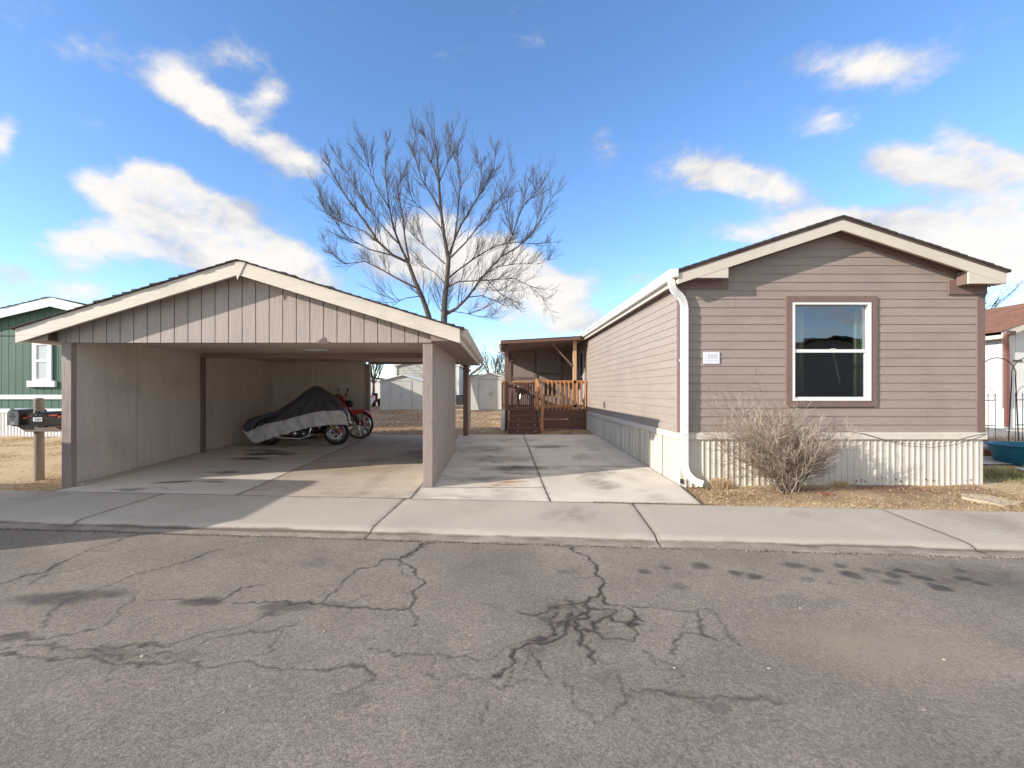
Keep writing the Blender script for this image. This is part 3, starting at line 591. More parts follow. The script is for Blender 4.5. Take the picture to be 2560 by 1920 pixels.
# ================================================================== TAN MOBILE HOME
HX0, HX1, HY, HYB, RX, RZT, SL = 2.766, 7.406, 7.07, 24.0, 5.07, 4.06, .328
def roof_z(x): return RZT - SL * abs(x - RX)                     # top of the roof at x
home = empty('mobile_home', (HX0, HY, 0), 'tan single-wide mobile home with lap siding, white downspout and ribbed cream skirting', 'mobile home')
WX0, WX1, WZ0, WZ1 = 4.367, 5.764, 1.204, 2.90
m = MB(); EXP = .1287; z = .80; k = 0
while z < 3.95:
    z1 = z + EXP; yb, yt = HY - .013, HY - .003
    def span(a, b, zz0, zz1):
        def cx(x, zz, side):
            lim = (RZT - .18 - zz) / SL
            return max(RX - lim, min(RX + lim, x))
        q = [(cx(a, zz0, 0), zz0), (cx(b, zz0, 1), zz0), (cx(b, zz1, 1), zz1), (cx(a, zz1, 0), zz1)]
        if q[1][0] - q[0][0] < .02: return
        V = [(q[0][0], yb, zz0), (q[1][0], yb, zz0), (q[2][0], yt, zz1), (q[3][0], yt, zz1), (q[0][0], HY + .01, zz0), (q[1][0], HY + .01, zz0), (q[2][0], HY + .01, zz1), (q[3][0], HY + .01, zz1)]
        m.add(V, [(0,1,2,3),(0,4,5,1),(1,5,6,2),(2,6,7,3),(3,7,4,0)])
    segs = [(HX0 + .07, HX1 - .105)]
    if z1 > WZ0 + .05 and z < WZ1 - .05:
        segs = [(HX0 + .07, WX0 + .05), (WX1 - .05, HX1 - .105)]
    jt = {7: 3.92, 20: 3.98, 21: 3.98, 2: 6.55, 1: 6.55, 5: 3.2, 9: 6.9, 15: 3.6, 17: 6.4, 23: 5.5}.get(k)
    for a, b in segs:
        if jt and a < jt < b: span(a, jt - .002, z, z1); span(jt + .002, b, z, z1)
        else: span(a, b, z, z1)
    z = z1; k += 1
m.build('front_wall', mt['siding_x'], home)
m = MB(); t = .08                                                # wall core round the window opening
lim = lambda z: (RZT - .12 - z) / SL
m.prism([(HX0+.01, .1), (WX0+.06, .1), (WX0+.06, roof_z(WX0)-.12), (HX0+.01, roof_z(HX0)-.12)], 'y', HY+.011, HY+t)
m.prism([(WX1-.06, .1), (HX1-.01, .1), (HX1-.01, roof_z(HX1)-.12), (WX1-.06, roof_z(WX1)-.12)], 'y', HY+.011, HY+t)
m.box(WX0+.06, WX1-.06, HY+.011, HY+t, .1, WZ0+.06)
m.prism([(WX0+.06, WZ1-.06), (WX1-.06, WZ1-.06), (WX1-.06, roof_z(WX1)-.12), (RX, RZT-.12), (WX0+.06, roof_z(WX0)-.12)], 'y', HY+.011, HY+t)
m.box(HX1-.08, HX1-.012, HY+t+.002, HYB, .1, 3.08); m.box(HX0+.012, HX0+.08, HY+t+.002, HYB, .1, 3.08); m.box(HX0+.1, HX1-.1, HYB-.1, HYB-.01, .1, 3.5)
m.box(HX0+.09, HX1-.09, HY+t+.004, HYB-.11, .75, .85); m.box(HX0+.09, HX1-.09, HY+t+.004, HYB-.11, 3.0, 3.06)
m.build('wall_core', mt['wall_in'], home)
m = MB(); z = .80
while z < 3.07:
    z1 = min(z + EXP, 3.075)
    m.add([(HX0-.012,HY+.002,z),(HX0-.012,HYB,z),(HX0-.003,HYB,z1),(HX0-.003,HY+.002,z1),(HX0+.01,HY+.002,z),(HX0+.01,HYB,z),(HX0+.01,HYB,z1),(HX0+.01,HY+.002,z1)], [(0,3,2,1),(0,1,5,4),(3,7,6,2)])
    z += EXP
m.build('side_wall', mt['siding_y'], home)
m = MB(); m.box(HX1-.01, HX1, HY+.01, HYB, .8, 3.07); m.build('side_wall', mt['siding_y'], home)
for (a, b, c, d) in ((HX0-.022, HX0+.068, HY-.022, HY+.0), (HX1-.105, HX1+.02, HY-.022, HY+.0)):
    m = MB(); m.box(a, b, c, d+.012, .812, 3.07); m.build('corner_board', mt['brown'], home, bevel=.002)
m = MB(); m.box(HX0-.0225, HX0-.001, HY+.013, HY+.10, .812, 3.06); m.build('corner_board', mt['brown'], home, bevel=.002)
# skirting
m = MB()
def ribs(m, a, b, plane, base, z0, z1f, ax, sgn, seed, d=.013):
    g = random.Random(seed); p = a; pts = []
    while p < b - .01:
        w = .058 if g.random() < .7 else .075
        pts += [(p, 0), (p + w, 0), (p + w + .006, d), (p + w + .024, d), (p + w + .030, 0)]; p += w + .030
    pts = [(min(q, b), o_) for q, o_ in pts]
    V = []; Fs = []
    for i, (q, o_) in enumerate(pts):
        off = plane + sgn * o_
        for zz in (z0(q) if callable(z0) else z0, z1f):
            V.append((q, off, zz) if ax == 'x' else (off, q, zz))
    for i in range(len(pts) - 1):
        if pts[i+1][0] > pts[i][0]: Fs.append((2*i, 2*i+2, 2*i+3, 2*i+1))
    m.add(V, Fs)
ribs(m, HX0, HX1, HY-.004, 0, -.03, .715, 'x', -1, 3)
m.build('front_skirting', mt['skirt'], home)
m = MB(); ribs(m, HY, HYB, HX0-.004, 0, -.05, .715, 'y', -1, 5, .022); m.box(HX1-.01, HX1, HY+.02, HYB, -.05, .71); m.mi = 1; gg_ = random.Random(12); q = HY + .1
while q < HYB: m.box(HX0-.0275, HX0-.0265, q, q+.010, .0, .712); q += .215 if gg_.random() < .6 else .11  # dark strips paint the shade of the rib grooves
m.build('side_skirting', [mt['skirt'], M('skirt_rib_shade', (.26,.22,.17), .8)], home)
m = MB(); m.box(HX0-.045, HX1+.03, HY-.045, HY-.012, .708, .800); m.add([(HX0-.045,HY-.045,.8),(HX1+.03,HY-.045,.8),(HX1+.03,HY-.0135,.812),(HX0-.045,HY-.0135,.812)], [(0,1,2,3)])
m.build('skirt_trim', mt['skirt'], home, bevel=.002)
m = MB(); m.box(HX0-.045, HX0-.0125, HY-.011, HYB, .708, .800); m.build('skirt_trim', mt['skirt'], home, bevel=.002)
g = random.Random(8)
for _ in range(11): m = MB(); a = g.uniform(5.4, 7.3); b = g.uniform(.04, .10); m.box(a, a + g.uniform(.012,.03), HY-.023, HY-.0215, b, b + g.uniform(.012,.03)); m.build('rust_hole', mt['line'], home)
m = MB(); m.box(HX0-.02, HX0+.03, HY-.024, HY-.022, .03, .10); m.build('rust_hole', mt['line'], home)
# roof
TX0, TX1 = 2.63, 7.51
RYF = 6.84
def rz(x): return RZT - SL * abs(x - RX)
m = MB()
for s, tx in ((-1, TX0), (1, TX1)):
    m.prism([(RX, RZT-.055), (tx, rz(tx)-.055), (tx, rz(tx)-.10), (RX, RZT-.10)], 'y', RYF+.03, HYB+.2)
roof = m.build('roof', mt['shingle'], home)
m = MB(); g = random.Random(2)
for s, tx in ((-1, TX0 - .03), (1, TX1 + .03)):
    Ls = abs(tx - RX); nn_ = 19
    for i in range(nn_):
        a = RX + s * Ls * i / nn_; b = RX + s * (Ls * (i + 1) / nn_ + .02); yo = RYF - .035 + g.uniform(-.006, .006)
        za = rz(a) - .006; zb = rz(b) + .0; V = [(a, yo, za-.028), (a, yo, za), (b, yo, zb+.002), (b, yo, zb-.034)]
        m.prism([(p[0], p[2]) for p in V], 'y', yo, HYB + .2)
m.build('shingles', mt['shingle'], roof)
m = MB()                                                         # brown drip strip between shingles and rake board
for s, tx in ((-1, TX0), (1, TX1)):
    m.prism([(RX, RZT-.03), (tx, rz(tx)-.03), (tx, rz(tx)-.065), (RX, RZT-.065)], 'y', RYF-.022, RYF+.028)
m.build('drip_strip', mt['brown_dk'], home)
for s, tx, rx_in in ((-1, TX0, 3.38), (1, TX1, 6.955)):
    m = MB(); m.prism([(RX, RZT-.066), (tx, rz(tx)-.066), (tx, rz(tx)-.222), (RX, RZT-.222)], 'y', RYF-.012, RYF+.022); m.build('rake_board', mt['cream'], home, bevel=.002)
    m = MB(); zt = 3.13 if s < 0 else 3.045; xk = RX + s * (RZT-.222-zt) / SL        # where the board's lower edge meets the return's level
    q = [(tx if abs(tx-RX) < abs(xk-RX) else xk, zt), (rx_in, zt), (rx_in, rz(rx_in)-.264)]
    tri = [(xk, zt), (rx_in, zt), (rx_in, rz(rx_in)-.224)]
    m.prism(tri, 'y', RYF-.008, RYF+.02); m.build('eave_return', mt['cream'], home)
    m = MB(); m.prism([(xk+s*.04, zt+.004), (rx_in+s*.002, zt+.004), (rx_in+s*.002, rz(rx_in)-.20), (xk+s*.04, rz(xk)-.17)], 'y', RYF+.0205, HY-.045); m.build('return_box', mt['brown_x'], home)
    m = MB(); ce = HX1+.03 if s > 0 else HX0-.03; m.box(min(rx_in-s*.10, ce), max(rx_in-s*.10, ce), HY-.04, HY-.014, zt-.12, zt+.10); m.build('frieze_block', mt['brown_x'], home)
m = MB()                                                         # soffits: sloping under the gable, flat along the sides
for s, tx in ((-1, TX0), (1, TX1)):
    m.prism([(RX, RZT-.13), (tx, rz(tx)-.13), (tx, rz(tx)-.145), (RX, RZT-.145)], 'y', RYF+.023, HY-.014)
m.build('soffit', mt['brown_x'], home)
for a, b in ((TX0+.02, HX0-.01), (HX1+.01, TX1-.02)): m = MB(); m.box(a, b, HY-.012, HYB, 3.075, 3.085); m.build('soffit', mt['brown_x'], home)
m = MB()
for s, tx in ((-1, TX0), (1, TX1)): m.prism([(RX, RZT-.15), (RX + s*2.42, rz(RX + s*2.42)-.15), (RX + s*2.42, rz(RX+s*2.42)-.23), (RX, RZT-.23)], 'y', HY-.034, HY-.015)
m.build('frieze_board', mt['brown_x'], home)
for a in (TX0, TX1-.018): m = MB(); m.box(a, a+.018, RYF+.024, HYB, 3.065, 3.21); m.build('eave_fascia', mt['cream'], home)
def gutter(name, x_in, z, y0, y1, mat, parent, s=-1, size=.115, cap=True):
    """K-style trough along y, opening up, on the s side of x_in"""
    p = [(0, 0), (0, -size), (s*size*.62, -size), (s*size*.75, -size*.62), (s*size*1.02, -size*.25), (s*size*1.02, 0), (s*size*.94, 0), (s*size*.94, -.02), (s*size*.70, -size*.6), (s*size*.57, -size+.006), (s*.006, -size+.006), (s*.006, 0)]
    m = MB(); m.prism([(x_in+a, z+b) for a, b in p], 'y', y0, y1)
    if cap:
        for yy in (y0, y1): m.prism([(x_in, z), (x_in, z-size), (x_in+s*size*.62, z-size), (x_in+s*size*.75, z-size*.62), (x_in+s*size*1.02, z-size*.25), (x_in+s*size*1.02, z)], 'y', yy-.002, yy+.002)
    return m.build(name, mat, parent)
gutter('gutter', TX0-.004, 3.255, 6.80, HYB, mt['white'], home)
def downspout(path, w, d, mat, parent, ribs_at=(), ref=(0, 1, 0)):
    m = MB(); pr = [(-w/2, -d/2), (w/2, -d/2), (w/2, d/2), (-w/2, d/2)]
    P = [Vector(p) for p in path]; fine = []; scl = []
    for i in range(len(P) - 1):
        n = 8 if i in ribs_at else 2
        for j in range(n): fine.append(P[i].lerp(P[i+1], j/n)); scl.append(1.0 if (i not in ribs_at or j % 2) else .90)
    fine.append(P[-1]); scl.append(1)
    m.sweep(fine, pr, ref, scl); return m.build('downspout', mat, parent, bevel=.003)
arc = lambda a, b, c, n: [tuple(Vector(a).lerp(Vector(b), t).lerp(Vector(b).lerp(Vector(c), t), t)) for t in [i/n for i in range(n+1)]]
path = arc((2.565,6.93,3.15), (2.562,6.93,2.985), (2.665,6.96,2.925), 5) + arc((2.665,6.96,2.925), (2.785,6.99,2.86), (2.792,6.995,2.70), 5)[1:] + [(2.792,6.995,1.9),(2.792,6.995,1.0)] + arc((2.792,6.99,.34), (2.80,6.98,.10), (3.03,6.90,.055), 7)
downspout(path, .098, .062, mt['white'], home, ribs_at=(0,1,2,3,4,5,6,7,8,9))
for z in (1.9, .62): m = MB(); m.box(2.735, 2.85, 6.99, 7.05, z, z+.03); m.build('downspout_strap', mt['white'], home)
# window
win = MB()
for a, b, c, d in ((WX0, WX0+.1, WZ0, WZ1), (WX1-.1, WX1, WZ0, WZ1), (WX0+.1, WX1-.1, WZ1-.1, WZ1), (WX0+.1, WX1-.1, WZ0, WZ0+.092)): win.box(a, b, HY-.035, HY+.01, c, d)
win = win.build('window', mt['brown'], home, bevel=.003)
fx0, fx1, fz0, fz1 = WX0+.1, WX1-.1, WZ0+.092, WZ1-.1
m = MB()
for a, b, c, d in ((fx0, fx0+.03, fz0, fz1), (fx1-.042, fx1, fz0, fz1), (fx0+.03, fx1-.042, fz1-.032, fz1), (fx0+.03, fx1-.042, fz0, fz0+.035)): m.box(a, b, HY-.045, HY+.035, c, d)
m.build('window_frame', mt['vinyl'], win, bevel=.003)
m = MB(); m.box(fx0+.03, fx1-.042, HY-.030, HY-.004, 2.035, 2.085); m.box(fx0+.3+.28, fx0+.3+.36, HY-.036, HY-.031, 2.08, 2.095)
for a, b, c, d in ((fx0+.03, fx0+.045, fz0+.035, 2.035), (fx1-.09, fx1-.042, fz0+.035, 2.035), (fx0+.045, fx1-.09, fz0+.035, fz0+.06)): m.box(a, b, HY-.018, HY-.003, c, d)
m.build('sash', mt['vinyl'], win, bevel=.002)
m = MB(); m.box(fx0+.03, fx1-.042, HY+.020, HY+.026, 2.06, fz1-.032); m.build('pane', mt['glass'], win)
m = MB(); m.box(fx0+.045, fx1-.09, HY-.008, HY-.004, fz0+.06, 2.034); m.build('pane', mt['glass'], win)
m = MB(); m.add([(fx0+.045, HY+.008, fz0+.06), (fx1-.09, HY+.008, fz0+.06), (fx1-.09, HY+.008, 2.04), (fx0+.045, HY+.008, 2.04)], [(0,1,2,3)]); m.build('insect_screen', mt['screen'], win)
def curtain(x0, x1, y, z0, z1, label, n=40, amp=.02, mat=None):
    m = MB(); V = []
    for i in range(n + 1):
        x = lerp(x0, x1, i/n); yy = y + amp * math.sin(i * 1.15) + amp*.4*math.sin(i*2.7); V += [(x, yy, z0), (x + .01*math.sin(i), yy, z1)]
    m.add(V, [(2*i, 2*i+2, 2*i+3, 2*i+1) for i in range(n)])
    o = m.build('curtain', mat or mt['curt'], None, smooth=True); s = o.modifiers.new('thick', 'SOLIDIFY'); s.thickness = .003; tag(o, label, 'curtain', 'curtains behind the front window'); return o
curtain(4.60, 4.79, HY+.20, 1.25, 2.88, 'narrow tan curtain gathered at the left edge of the front window')
curtain(5.58, 5.84, HY+.20, 1.25, 2.88, 'wide pale yellow curtain gathered at the right edge of the front window', mat=M('pale_curtain', (.62,.60,.36), .9, .1, 3))
m = MB(); m.bar((5.18, HY+.1, 2.05), (5.29, HY+.1, 1.56), .006, .006); o = m.build('blind_wand', mt['vinyl']); tag(o, 'thin white blind wand slanting behind the lower window pane', 'blind wand')
m = MB(); m.box(HX0-.045, HX0-.013, 12.14, 12.24, 1.0, 1.16); m.build('outlet_cover', mt['brown'], home, bevel=.006)
# meter cable on the skirting
m = MB(); P = [(5.0+.11*i, HY-.052-.0*i, .80 + .02*math.sin(i*.9) - .004*max(0, i-4)**1.5 * (1 if i < 12 else 0)) for i in range(6)]
P = [(4.95,HY-.055,.815),(5.3,HY-.055,.83),(5.55,HY-.055,.79),(5.8,HY-.05,.715),(6.1,HY-.05,.655),(6.5,HY-.05,.63),(6.85,HY-.05,.66),(7.15,HY-.05,.75),(7.4,HY-.05,.80)]
m.tube(P, .0035, 5); o = m.build('cable', mt['brown_dk']); tag(o, 'thin dark cable sagging across the skirting trim of the tan house', 'cable')
P = [(5.55,HY-.055,.795),(5.9,HY-.05,.69),(6.3,HY-.05,.60),(6.6,HY-.05,.585),(6.95,HY-.05,.63),(7.3,HY-.05,.74),(7.41,HY-.05,.79)]
m = MB(); m.tube(P, .0025, 5); o = m.build('cable', mt['line']); tag(o, 'lower and thinner of the two cables hanging over the cream skirting', 'cable')
# house number plate
def text(name, s, loc, size, mat, parent=None, rot=(R(90), 0, 0), font=None, thick=.001, align='CENTER', squash=1):
    cu = bpy.data.curves.new(name, 'FONT'); cu.body = s; cu.size = size; cu.extrude = thick; cu.align_x = align; cu.align_y = 'CENTER'
    tmp = bpy.data.objects.new(name, cu); C.objects.link(tmp); bpy.context.view_layer.update()
    me = bpy.data.meshes.new_from_object(tmp.evaluated_get(bpy.context.evaluated_depsgraph_get())); bpy.data.objects.remove(tmp)
    o = bpy.data.objects.new(name, me); C.objects.link(o); me.materials.clear(); me.materials.append(mat)
    o.rotation_euler = rot; o.scale = (squash, 1, 1)
    off = Vector((0,0,0))
    if parent:
        root = parent
        while root.parent: root = root.parent
        off = LOC.get(root.name, Vector((0,0,0))); o.parent = parent
    o.location = Vector(loc) - off; return o
m = MB(); m.box(3.104, 3.356, HY-.026, HY-.0135, 1.861, 2.045); sign = m.build('house_number_sign', M('sign_plate', (.74,.76,.80), .4, .03), None, bevel=.008)
tag(sign, 'white plastic plate with faded grey house number 360 on the tan wall', 'house number')
text('number_lettering', '360', (3.235, HY-.0275, 1.975), .105, M('faded_print', (.50,.52,.58), .6), sign, squash=1.0)
m = MB(); m.box(3.135, 3.33, HY-.0275, HY-.0262, 1.905, 1.913); m.build('underline', bpy.data.materials['faded_print'], sign)

# ================================================================== CARPORT
PX = [-6.58, -6.435, -1.168, -1.02]; CYF, CYB, CYM = 6.89, 13.0, 9.9
cp = empty('carport', (-3.8, CYF, 0), 'tan wooden two-car carport with grooved gable panel and cream rake boards', 'carport')
for x0, x1, y in ((PX[0], PX[1], CYF), (PX[2], PX[3], CYF)):
    m = MB(); m.box(x0, x1, y, y+.09, -.01, 2.168); m.build('post', mt['t111post'], cp, bevel=.004)
m = MB(); m.box(-1.06, -.93, CYB-.06, CYB+.07, .15, 2.2); m.build('post', mt['wood_brz'], cp, bevel=.004)  # dark wood colour stands in for the shade on this rear post
m = MB(); m.box(-3.82, -3.69, CYB-.06, CYB+.06, .15, 2.2); m.build('post', mt['t111post'], cp, bevel=.004)
m = MB(); m.box(-6.44, -6.375, CYM-.045, CYM+.045, .05, 2.17); m.build('post', mt['brown'], cp, bevel=.004)
m = MB(); m.box(-6.475, -6.442, CYF+.092, CYB+.06, .05, 2.259); m.build('side_wall', mt['ply'], cp)
for y in (8.15, 11.4): m = MB(); m.box(-6.4415, -6.4405, y, y+.004, .1, 2.2); m.build('panel_seam', mt['line'], cp)
m = MB(); m.box(-5.2, -5.196, CYB-.0415, CYB-.0405, .2, 2.2); m.build('panel_seam', mt['line'], cp)
def t111(m, a, b, fixed, ax, zf0, zf1, sgn, pitch=.2025, start=None):
    """grooved panel boards; fixed = outer face, sgn = outward direction"""
    p = a if start is None else start
    while p < b:
        q0, q1 = max(p + .006, a), min(p + pitch - .006, b)
        if q1 > q0 + .004:
            V = []
            for o_ in (0, -.010 * sgn):
                for q, zz in ((q0, zf0(q0)), (q1, zf0(q1)), (q1, zf1(q1)), (q0, zf1(q0))): V.append((q, fixed+o_, zz) if ax == 'x' else (fixed+o_, q, zz))
            m.add(V, [(0,1,2,3),(7,6,5,4),(0,4,5,1),(1,5,6,2),(2,6,7,3),(3,7,4,0)])
        p += pitch
m = MB(); t111(m, CYF+.092, 10.35, -1.02, 'y', lambda q: slab_z(0, q) + .03, lambda q: 2.2, 1, start=CYF+.092-.06); m.box(-1.15, -1.0302, CYF+.092, 10.35, .03, 2.2)
m.build('shear_wall', mt['t111'], cp)
m = MB(); m.box(-1.031, -1.0295, CYF+.1, 10.34, .05, 2.19); m.build('groove_shade', mt['line'], cp)  # dark sheet behind the boards, groove shade put into colour
m = MB(); m.box(-6.44, -3.82, CYB-.04, CYB+.0, .15, 2.259); m.build('back_wall', mt['ply'], cp)
m = MB()
for i in range(12):
    a, b = CYF+.1 + i*.5, CYF+.1+(i+1)*.5; m.box(-6.4395, -6.33, a, b, slab_z(0,a)-.02, slab_z(0,a)+.055)
m.build('footing', mt['walk'], cp)
CRX, CRZ, CSL, CHW, CRY = -3.80, 3.347, .307, 3.21, 6.64
crz = lambda x: CRZ - CSL * abs(x - CRX)
m = MB(); t111(m, -6.62, -1.022, 6.872, 'x', lambda q: 2.17, lambda q: max(2.171, crz(q) - .14), -1, start=-6.62 - .08)
m.build('gable_panel', mt['t111'], cp)
m = MB(); m.prism([(-6.615, 2.172), (-1.025, 2.172), (-1.025, crz(-1.02)-.14), (CRX, CRZ-.14), (-6.615, crz(-6.62)-.14)], 'y', 6.8825, 6.889); m.build('groove_shade', mt['line'], cp)  # same dark sheet for the gable: painted shade in its grooves
m = MB(); m.box(-6.50, -1.03, 6.9, 7.0, 2.175, 2.26); m.build('front_header', mt['beam'], cp)
m = MB(); m.box(-2.73, -2.56, 6.856, 6.871, 2.155, 2.185); m.prism([(-2.72,2.186),(-2.60,2.186),(-2.62,2.25),(-2.66,2.24),(-2.70,2.215)], 'y', 6.866, 6.8715); m.build('rotten_patch', mt['board_old'], cp)
m = MB(); m.box(-6.44, -1.16, CYM-.045, CYM+.045, 2.15, 2.258); m.build('cross_beam', mt['beam'], cp)
m = MB(); m.box(-3.69, -1.06, CYB-.05, CYB+.05, 2.2, 2.27); m.box(-1.10, -.98, 10.351, CYB-.061, 2.17, 2.26); m.build('rear_header', mt['beam'], cp)
m = MB()                                                         # ceiling boards with a few missing pieces
strips = [(7.001, 8.45, []), (8.455, 8.60, [(-4.75, -4.05)]), (8.605, 9.1, []), (9.105, 9.25, [(-4.0, -3.45)]), (9.255, 11.0, []), (11.005, 11.2, [(-3.3, -2.7)]), (11.205, 13.04, [])]
for a, b, hs in strips:
    x = -6.44
    for h0, h1 in hs: m.box(x, h0, a, b, 2.26, 2.272); x = h1
    m.box(x, -1.16, a, b, 2.26, 2.272)
m.build('ceiling', mt['ceil'], cp)
for a, b in ((-1.019, -.62), (-7.0, -6.6)): m = MB(); m.box(a, b, CRY+.05, 13.25, 2.178, 2.188); m.build('soffit', mt['beam'], cp)
m = MB()
for s in (-1, 1):
    tx = CRX + s * CHW; m.prism([(CRX, CRZ-.012), (tx, crz(tx)-.012), (tx, crz(tx)-.05), (CRX, CRZ-.05)], 'y', CRY+.042, 13.25)
croof = m.build('roof', mt['ply'], cp)
m = MB(); g = random.Random(5)
for s in (-1, 1):
    Ls = CHW + .03; nn_ = 24
    for i in range(nn_):
        a = CRX + s*Ls*i/nn_; b = CRX + s*(Ls*(i+1)/nn_ + .03); yo = CRY - .03 + g.uniform(-.01, .004); up_ = .010 + (.016 if g.random() < .25 else 0)
        m.prism([(a, crz(a)-.012), (b, crz(b)-.01), (b, crz(b)+up_), (a, crz(a)-.002)], 'y', yo, 13.28)
m.build('shingles', mt['shingle'], croof)
for s in (-1, 1):
    tx = CRX + s * CHW; m = MB(); e = .0 if s < 0 else .002
    m.prism([(CRX + s*e, CRZ-.014), (tx, crz(tx)-.014), (tx, crz(tx)-.222), (CRX + s*e, CRZ-.222)], 'y', CRY, CRY+.04); m.build('rake_board', mt['rake'], cp, bevel=.003)
m = MB(); m.prism([(CRX-.035, CRZ-.03), (CRX+.12, CRZ-.045), (CRX+.0, CRZ-.30)], 'y', CRY-.012, CRY-.001); m.build('ridge_cap_board', mt['rake'], cp)
for a, b in ((-1.02, -.63), (-6.975, -6.60)): m = MB(); m.prism([(a, 2.189), (b, 2.189), (b, crz(b)-.052), (a, crz(a)-.052)], 'y', CRY+.055, CRY+.07); m.build('lookout_board', mt['beam'], cp)
m = MB(); m.box(-.625, -.595, CRY+.042, 13.25, 2.165, 2.335); m.build('fascia', mt['cream'], cp, bevel=.003)
m = MB(); m.box(-7.005, -6.98, CRY+.042, 13.25, 2.165, 2.335); m.build('fascia', mt['cream'], cp)
gutter('gutter', -.592, 2.352, 6.70, 13.3, mt['cream'], cp, s=1, size=.105)
downspout([(-.54,13.22,2.26),(-.545,13.22,2.17),(-.60,13.2,2.10),(-.85,13.18,1.93),(-.90,13.18,1.8),(-.90,13.18,.4)], .07, .05, mt['cream'], cp, ribs_at=(1,3))

# ================================================================== COVERED PORCH
PY, PYB, PD = 14.7, 17.7, .86
po = empty('covered_porch', (1.3, PY, .19), 'brown covered porch with orange cedar railing built against the tan house', 'porch')
m = MB(); m.box(.16, 2.74, PY, PYB, PD-.04, PD); m.build('deck', mt['wood_br'], po)
m = MB(); m.box(1.14, 2.72, PY-.02, PY+.02, .55, PD-.005); m.box(1.14, 2.72, PY-.012, PY+.02, .25, .54); m.box(.16, .2, PY, PYB, .25, PD-.045); m.build('skirt_board', mt['wood_br'], po, bevel=.004)
m = MB(); m.box(1.2, 2.7, PY-.025, PY+.0, .17, .249); m.build('sill_board', mt['board_old'], po)
m = MB(); m.box(.13, .25, PY-.05, PY+.05, .19, 3.0); m.build('post', mt['wood_brz'], po, bevel=.004)
m = MB(); m.box(2.31, 2.42, PY-.02, PY+.09, PD, 3.07); m.build('post', mt['wood_lt'], po, bevel=.004)
m = MB(); m.box(2.31, 2.42, 16.1, 16.2, PD, 3.1); m.build('post', mt['wood_brz'], po)
m = MB(); m.box(.13, .24, 16.1, 16.2, PD, 3.0); m.build('post', mt['wood_brz'], po)
for a, b, y in (((1.66, 2.93), (2.31, 2.22), PY+.02), ((1.66, 2.93), (2.31, 2.22), 16.15), ((.85, 2.88), (.24, 2.4), 16.15)):
    m = MB(); m.bar((a[0], y, a[1]), (b[0], y, b[1]), .045, .09, (0, 1, 0)); m.build('brace', mt['wood_brz'], po)
pr_ = lambda x: 3.0 + .056 * x
m = MB(); m.prism([(0, 3.0), (2.62, pr_(2.62)), (2.62, pr_(2.62)+.03), (0, 3.03)], 'y', 14.4, 17.9); proof = m.build('roof', mt['shingle'], po)
m = MB(); m.prism([(0, 2.92), (2.5, 3.06), (2.5, pr_(2.5)-.002), (0, 2.998)], 'y', 14.4, 14.44); m.build('roof_fascia', mt['wood_br'], po)
m = MB(); m.box(-.0, .04, 14.45, 17.9, 2.68, 2.99); m.build('side_fascia', mt['brown_dk'], po)
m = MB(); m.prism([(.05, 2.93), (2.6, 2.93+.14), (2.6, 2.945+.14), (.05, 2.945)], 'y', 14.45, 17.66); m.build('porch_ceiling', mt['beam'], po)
gutter('gutter', -.005, 3.02, 14.42, 17.9, mt['white'], po, s=-1, size=.11)
m = MB(); m.tube(arc((-.06,14.5,2.92), (-.06,14.5,2.66), (.10,14.6,2.60), 6), .035, 8); m.build('downspout', mt['white'], po, smooth=True)
m = MB(); m.prism([(.16,PD),(2.74,PD),(2.74,3.09),(.16,2.945)], 'y', PYB-.04, PYB); bw = m.build('back_wall', mt['ply_shade'], po)
m = MB()
for x in (.3, 1.28, 2.3): m.box(x, x+.10, PYB-.075, PYB-.041, PD, 2.93)
m.box(.4, 1.28, PYB-.06, PYB-.041, 1.9, 1.99); m.box(1.38, 2.3, PYB-.06, PYB-.041, 2.05, 2.14); m.build('batten', mt['brown'], bw)
def railing(m0, pts_, x0, x1, y, z0, z1, n, parent, mat, w=.038):
    for i in range(n):
        x = lerp(x0, x1, i/(n-1)); m = MB(); m.box(x-w/2, x+w/2, y-.02-w, y-.021, z0-.04, z1-.02); m.build('baluster', mat, parent, bevel=.002)
m = MB(); m.box(1.16, 2.74, PY-.02, PY+.02, 1.69, 1.78); m.box(1.16, 2.74, PY-.02, PY+.02, .92, 1.0); rail = m.build('railing', mt['wood_or'], po, bevel=.003)
railing(m, None, 1.37, 2.70, PY, .86, 1.79, 11, rail, mt['wood_or'])
m = MB(); m.box(.36, 1.10, PY+.45, PY+.49, 1.68, 1.77); m.box(.36, 1.10, PY+.45, PY+.49, .93, .99); m.box(.36, .40, PY+.45, PY+.49, .99, 1.68); rail2 = m.build('gate', mt['wood_or'], po, bevel=.003)
railing(m, None, .40, 1.07, PY+.45, .90, 1.76, 11, rail2, mt['wood_br'])
m = MB(); m.box(.08, .12, PY, PYB, 1.69, 1.78); m.box(.08, .12, PY, PYB, .92, 1.0); rail3 = m.build('railing', mt['wood_or'], po)
for i in range(14):
    m = MB(); y = lerp(PY+.05, PYB-.1, i/13); m.box(.03, .075, y, y+.04, .82, 1.76); m.build('baluster', mt['wood_or'], rail3)
m = MB(); m.box(.10, .145, PY-.06, PY+.0, .8, 1.8); m.build('railing_end', mt['wood_or'], po)
m = MB(); m.box(1.10, 1.19, PY-.09, PY-.0, .60, 1.83); m.build('newel_post', mt['wood_or'], po, bevel=.004)
m = MB(); m.box(1.17, 1.25, 13.42, 13.50, .19, 1.22); m.build('newel_post', mt['wood_or'], po, bevel=.004)
m = MB(); m.bar((1.145, PY-.06, 1.80), (1.21, 13.40, 1.18), .05, .10); m.build('handrail', mt['wood_or'], po, bevel=.003)
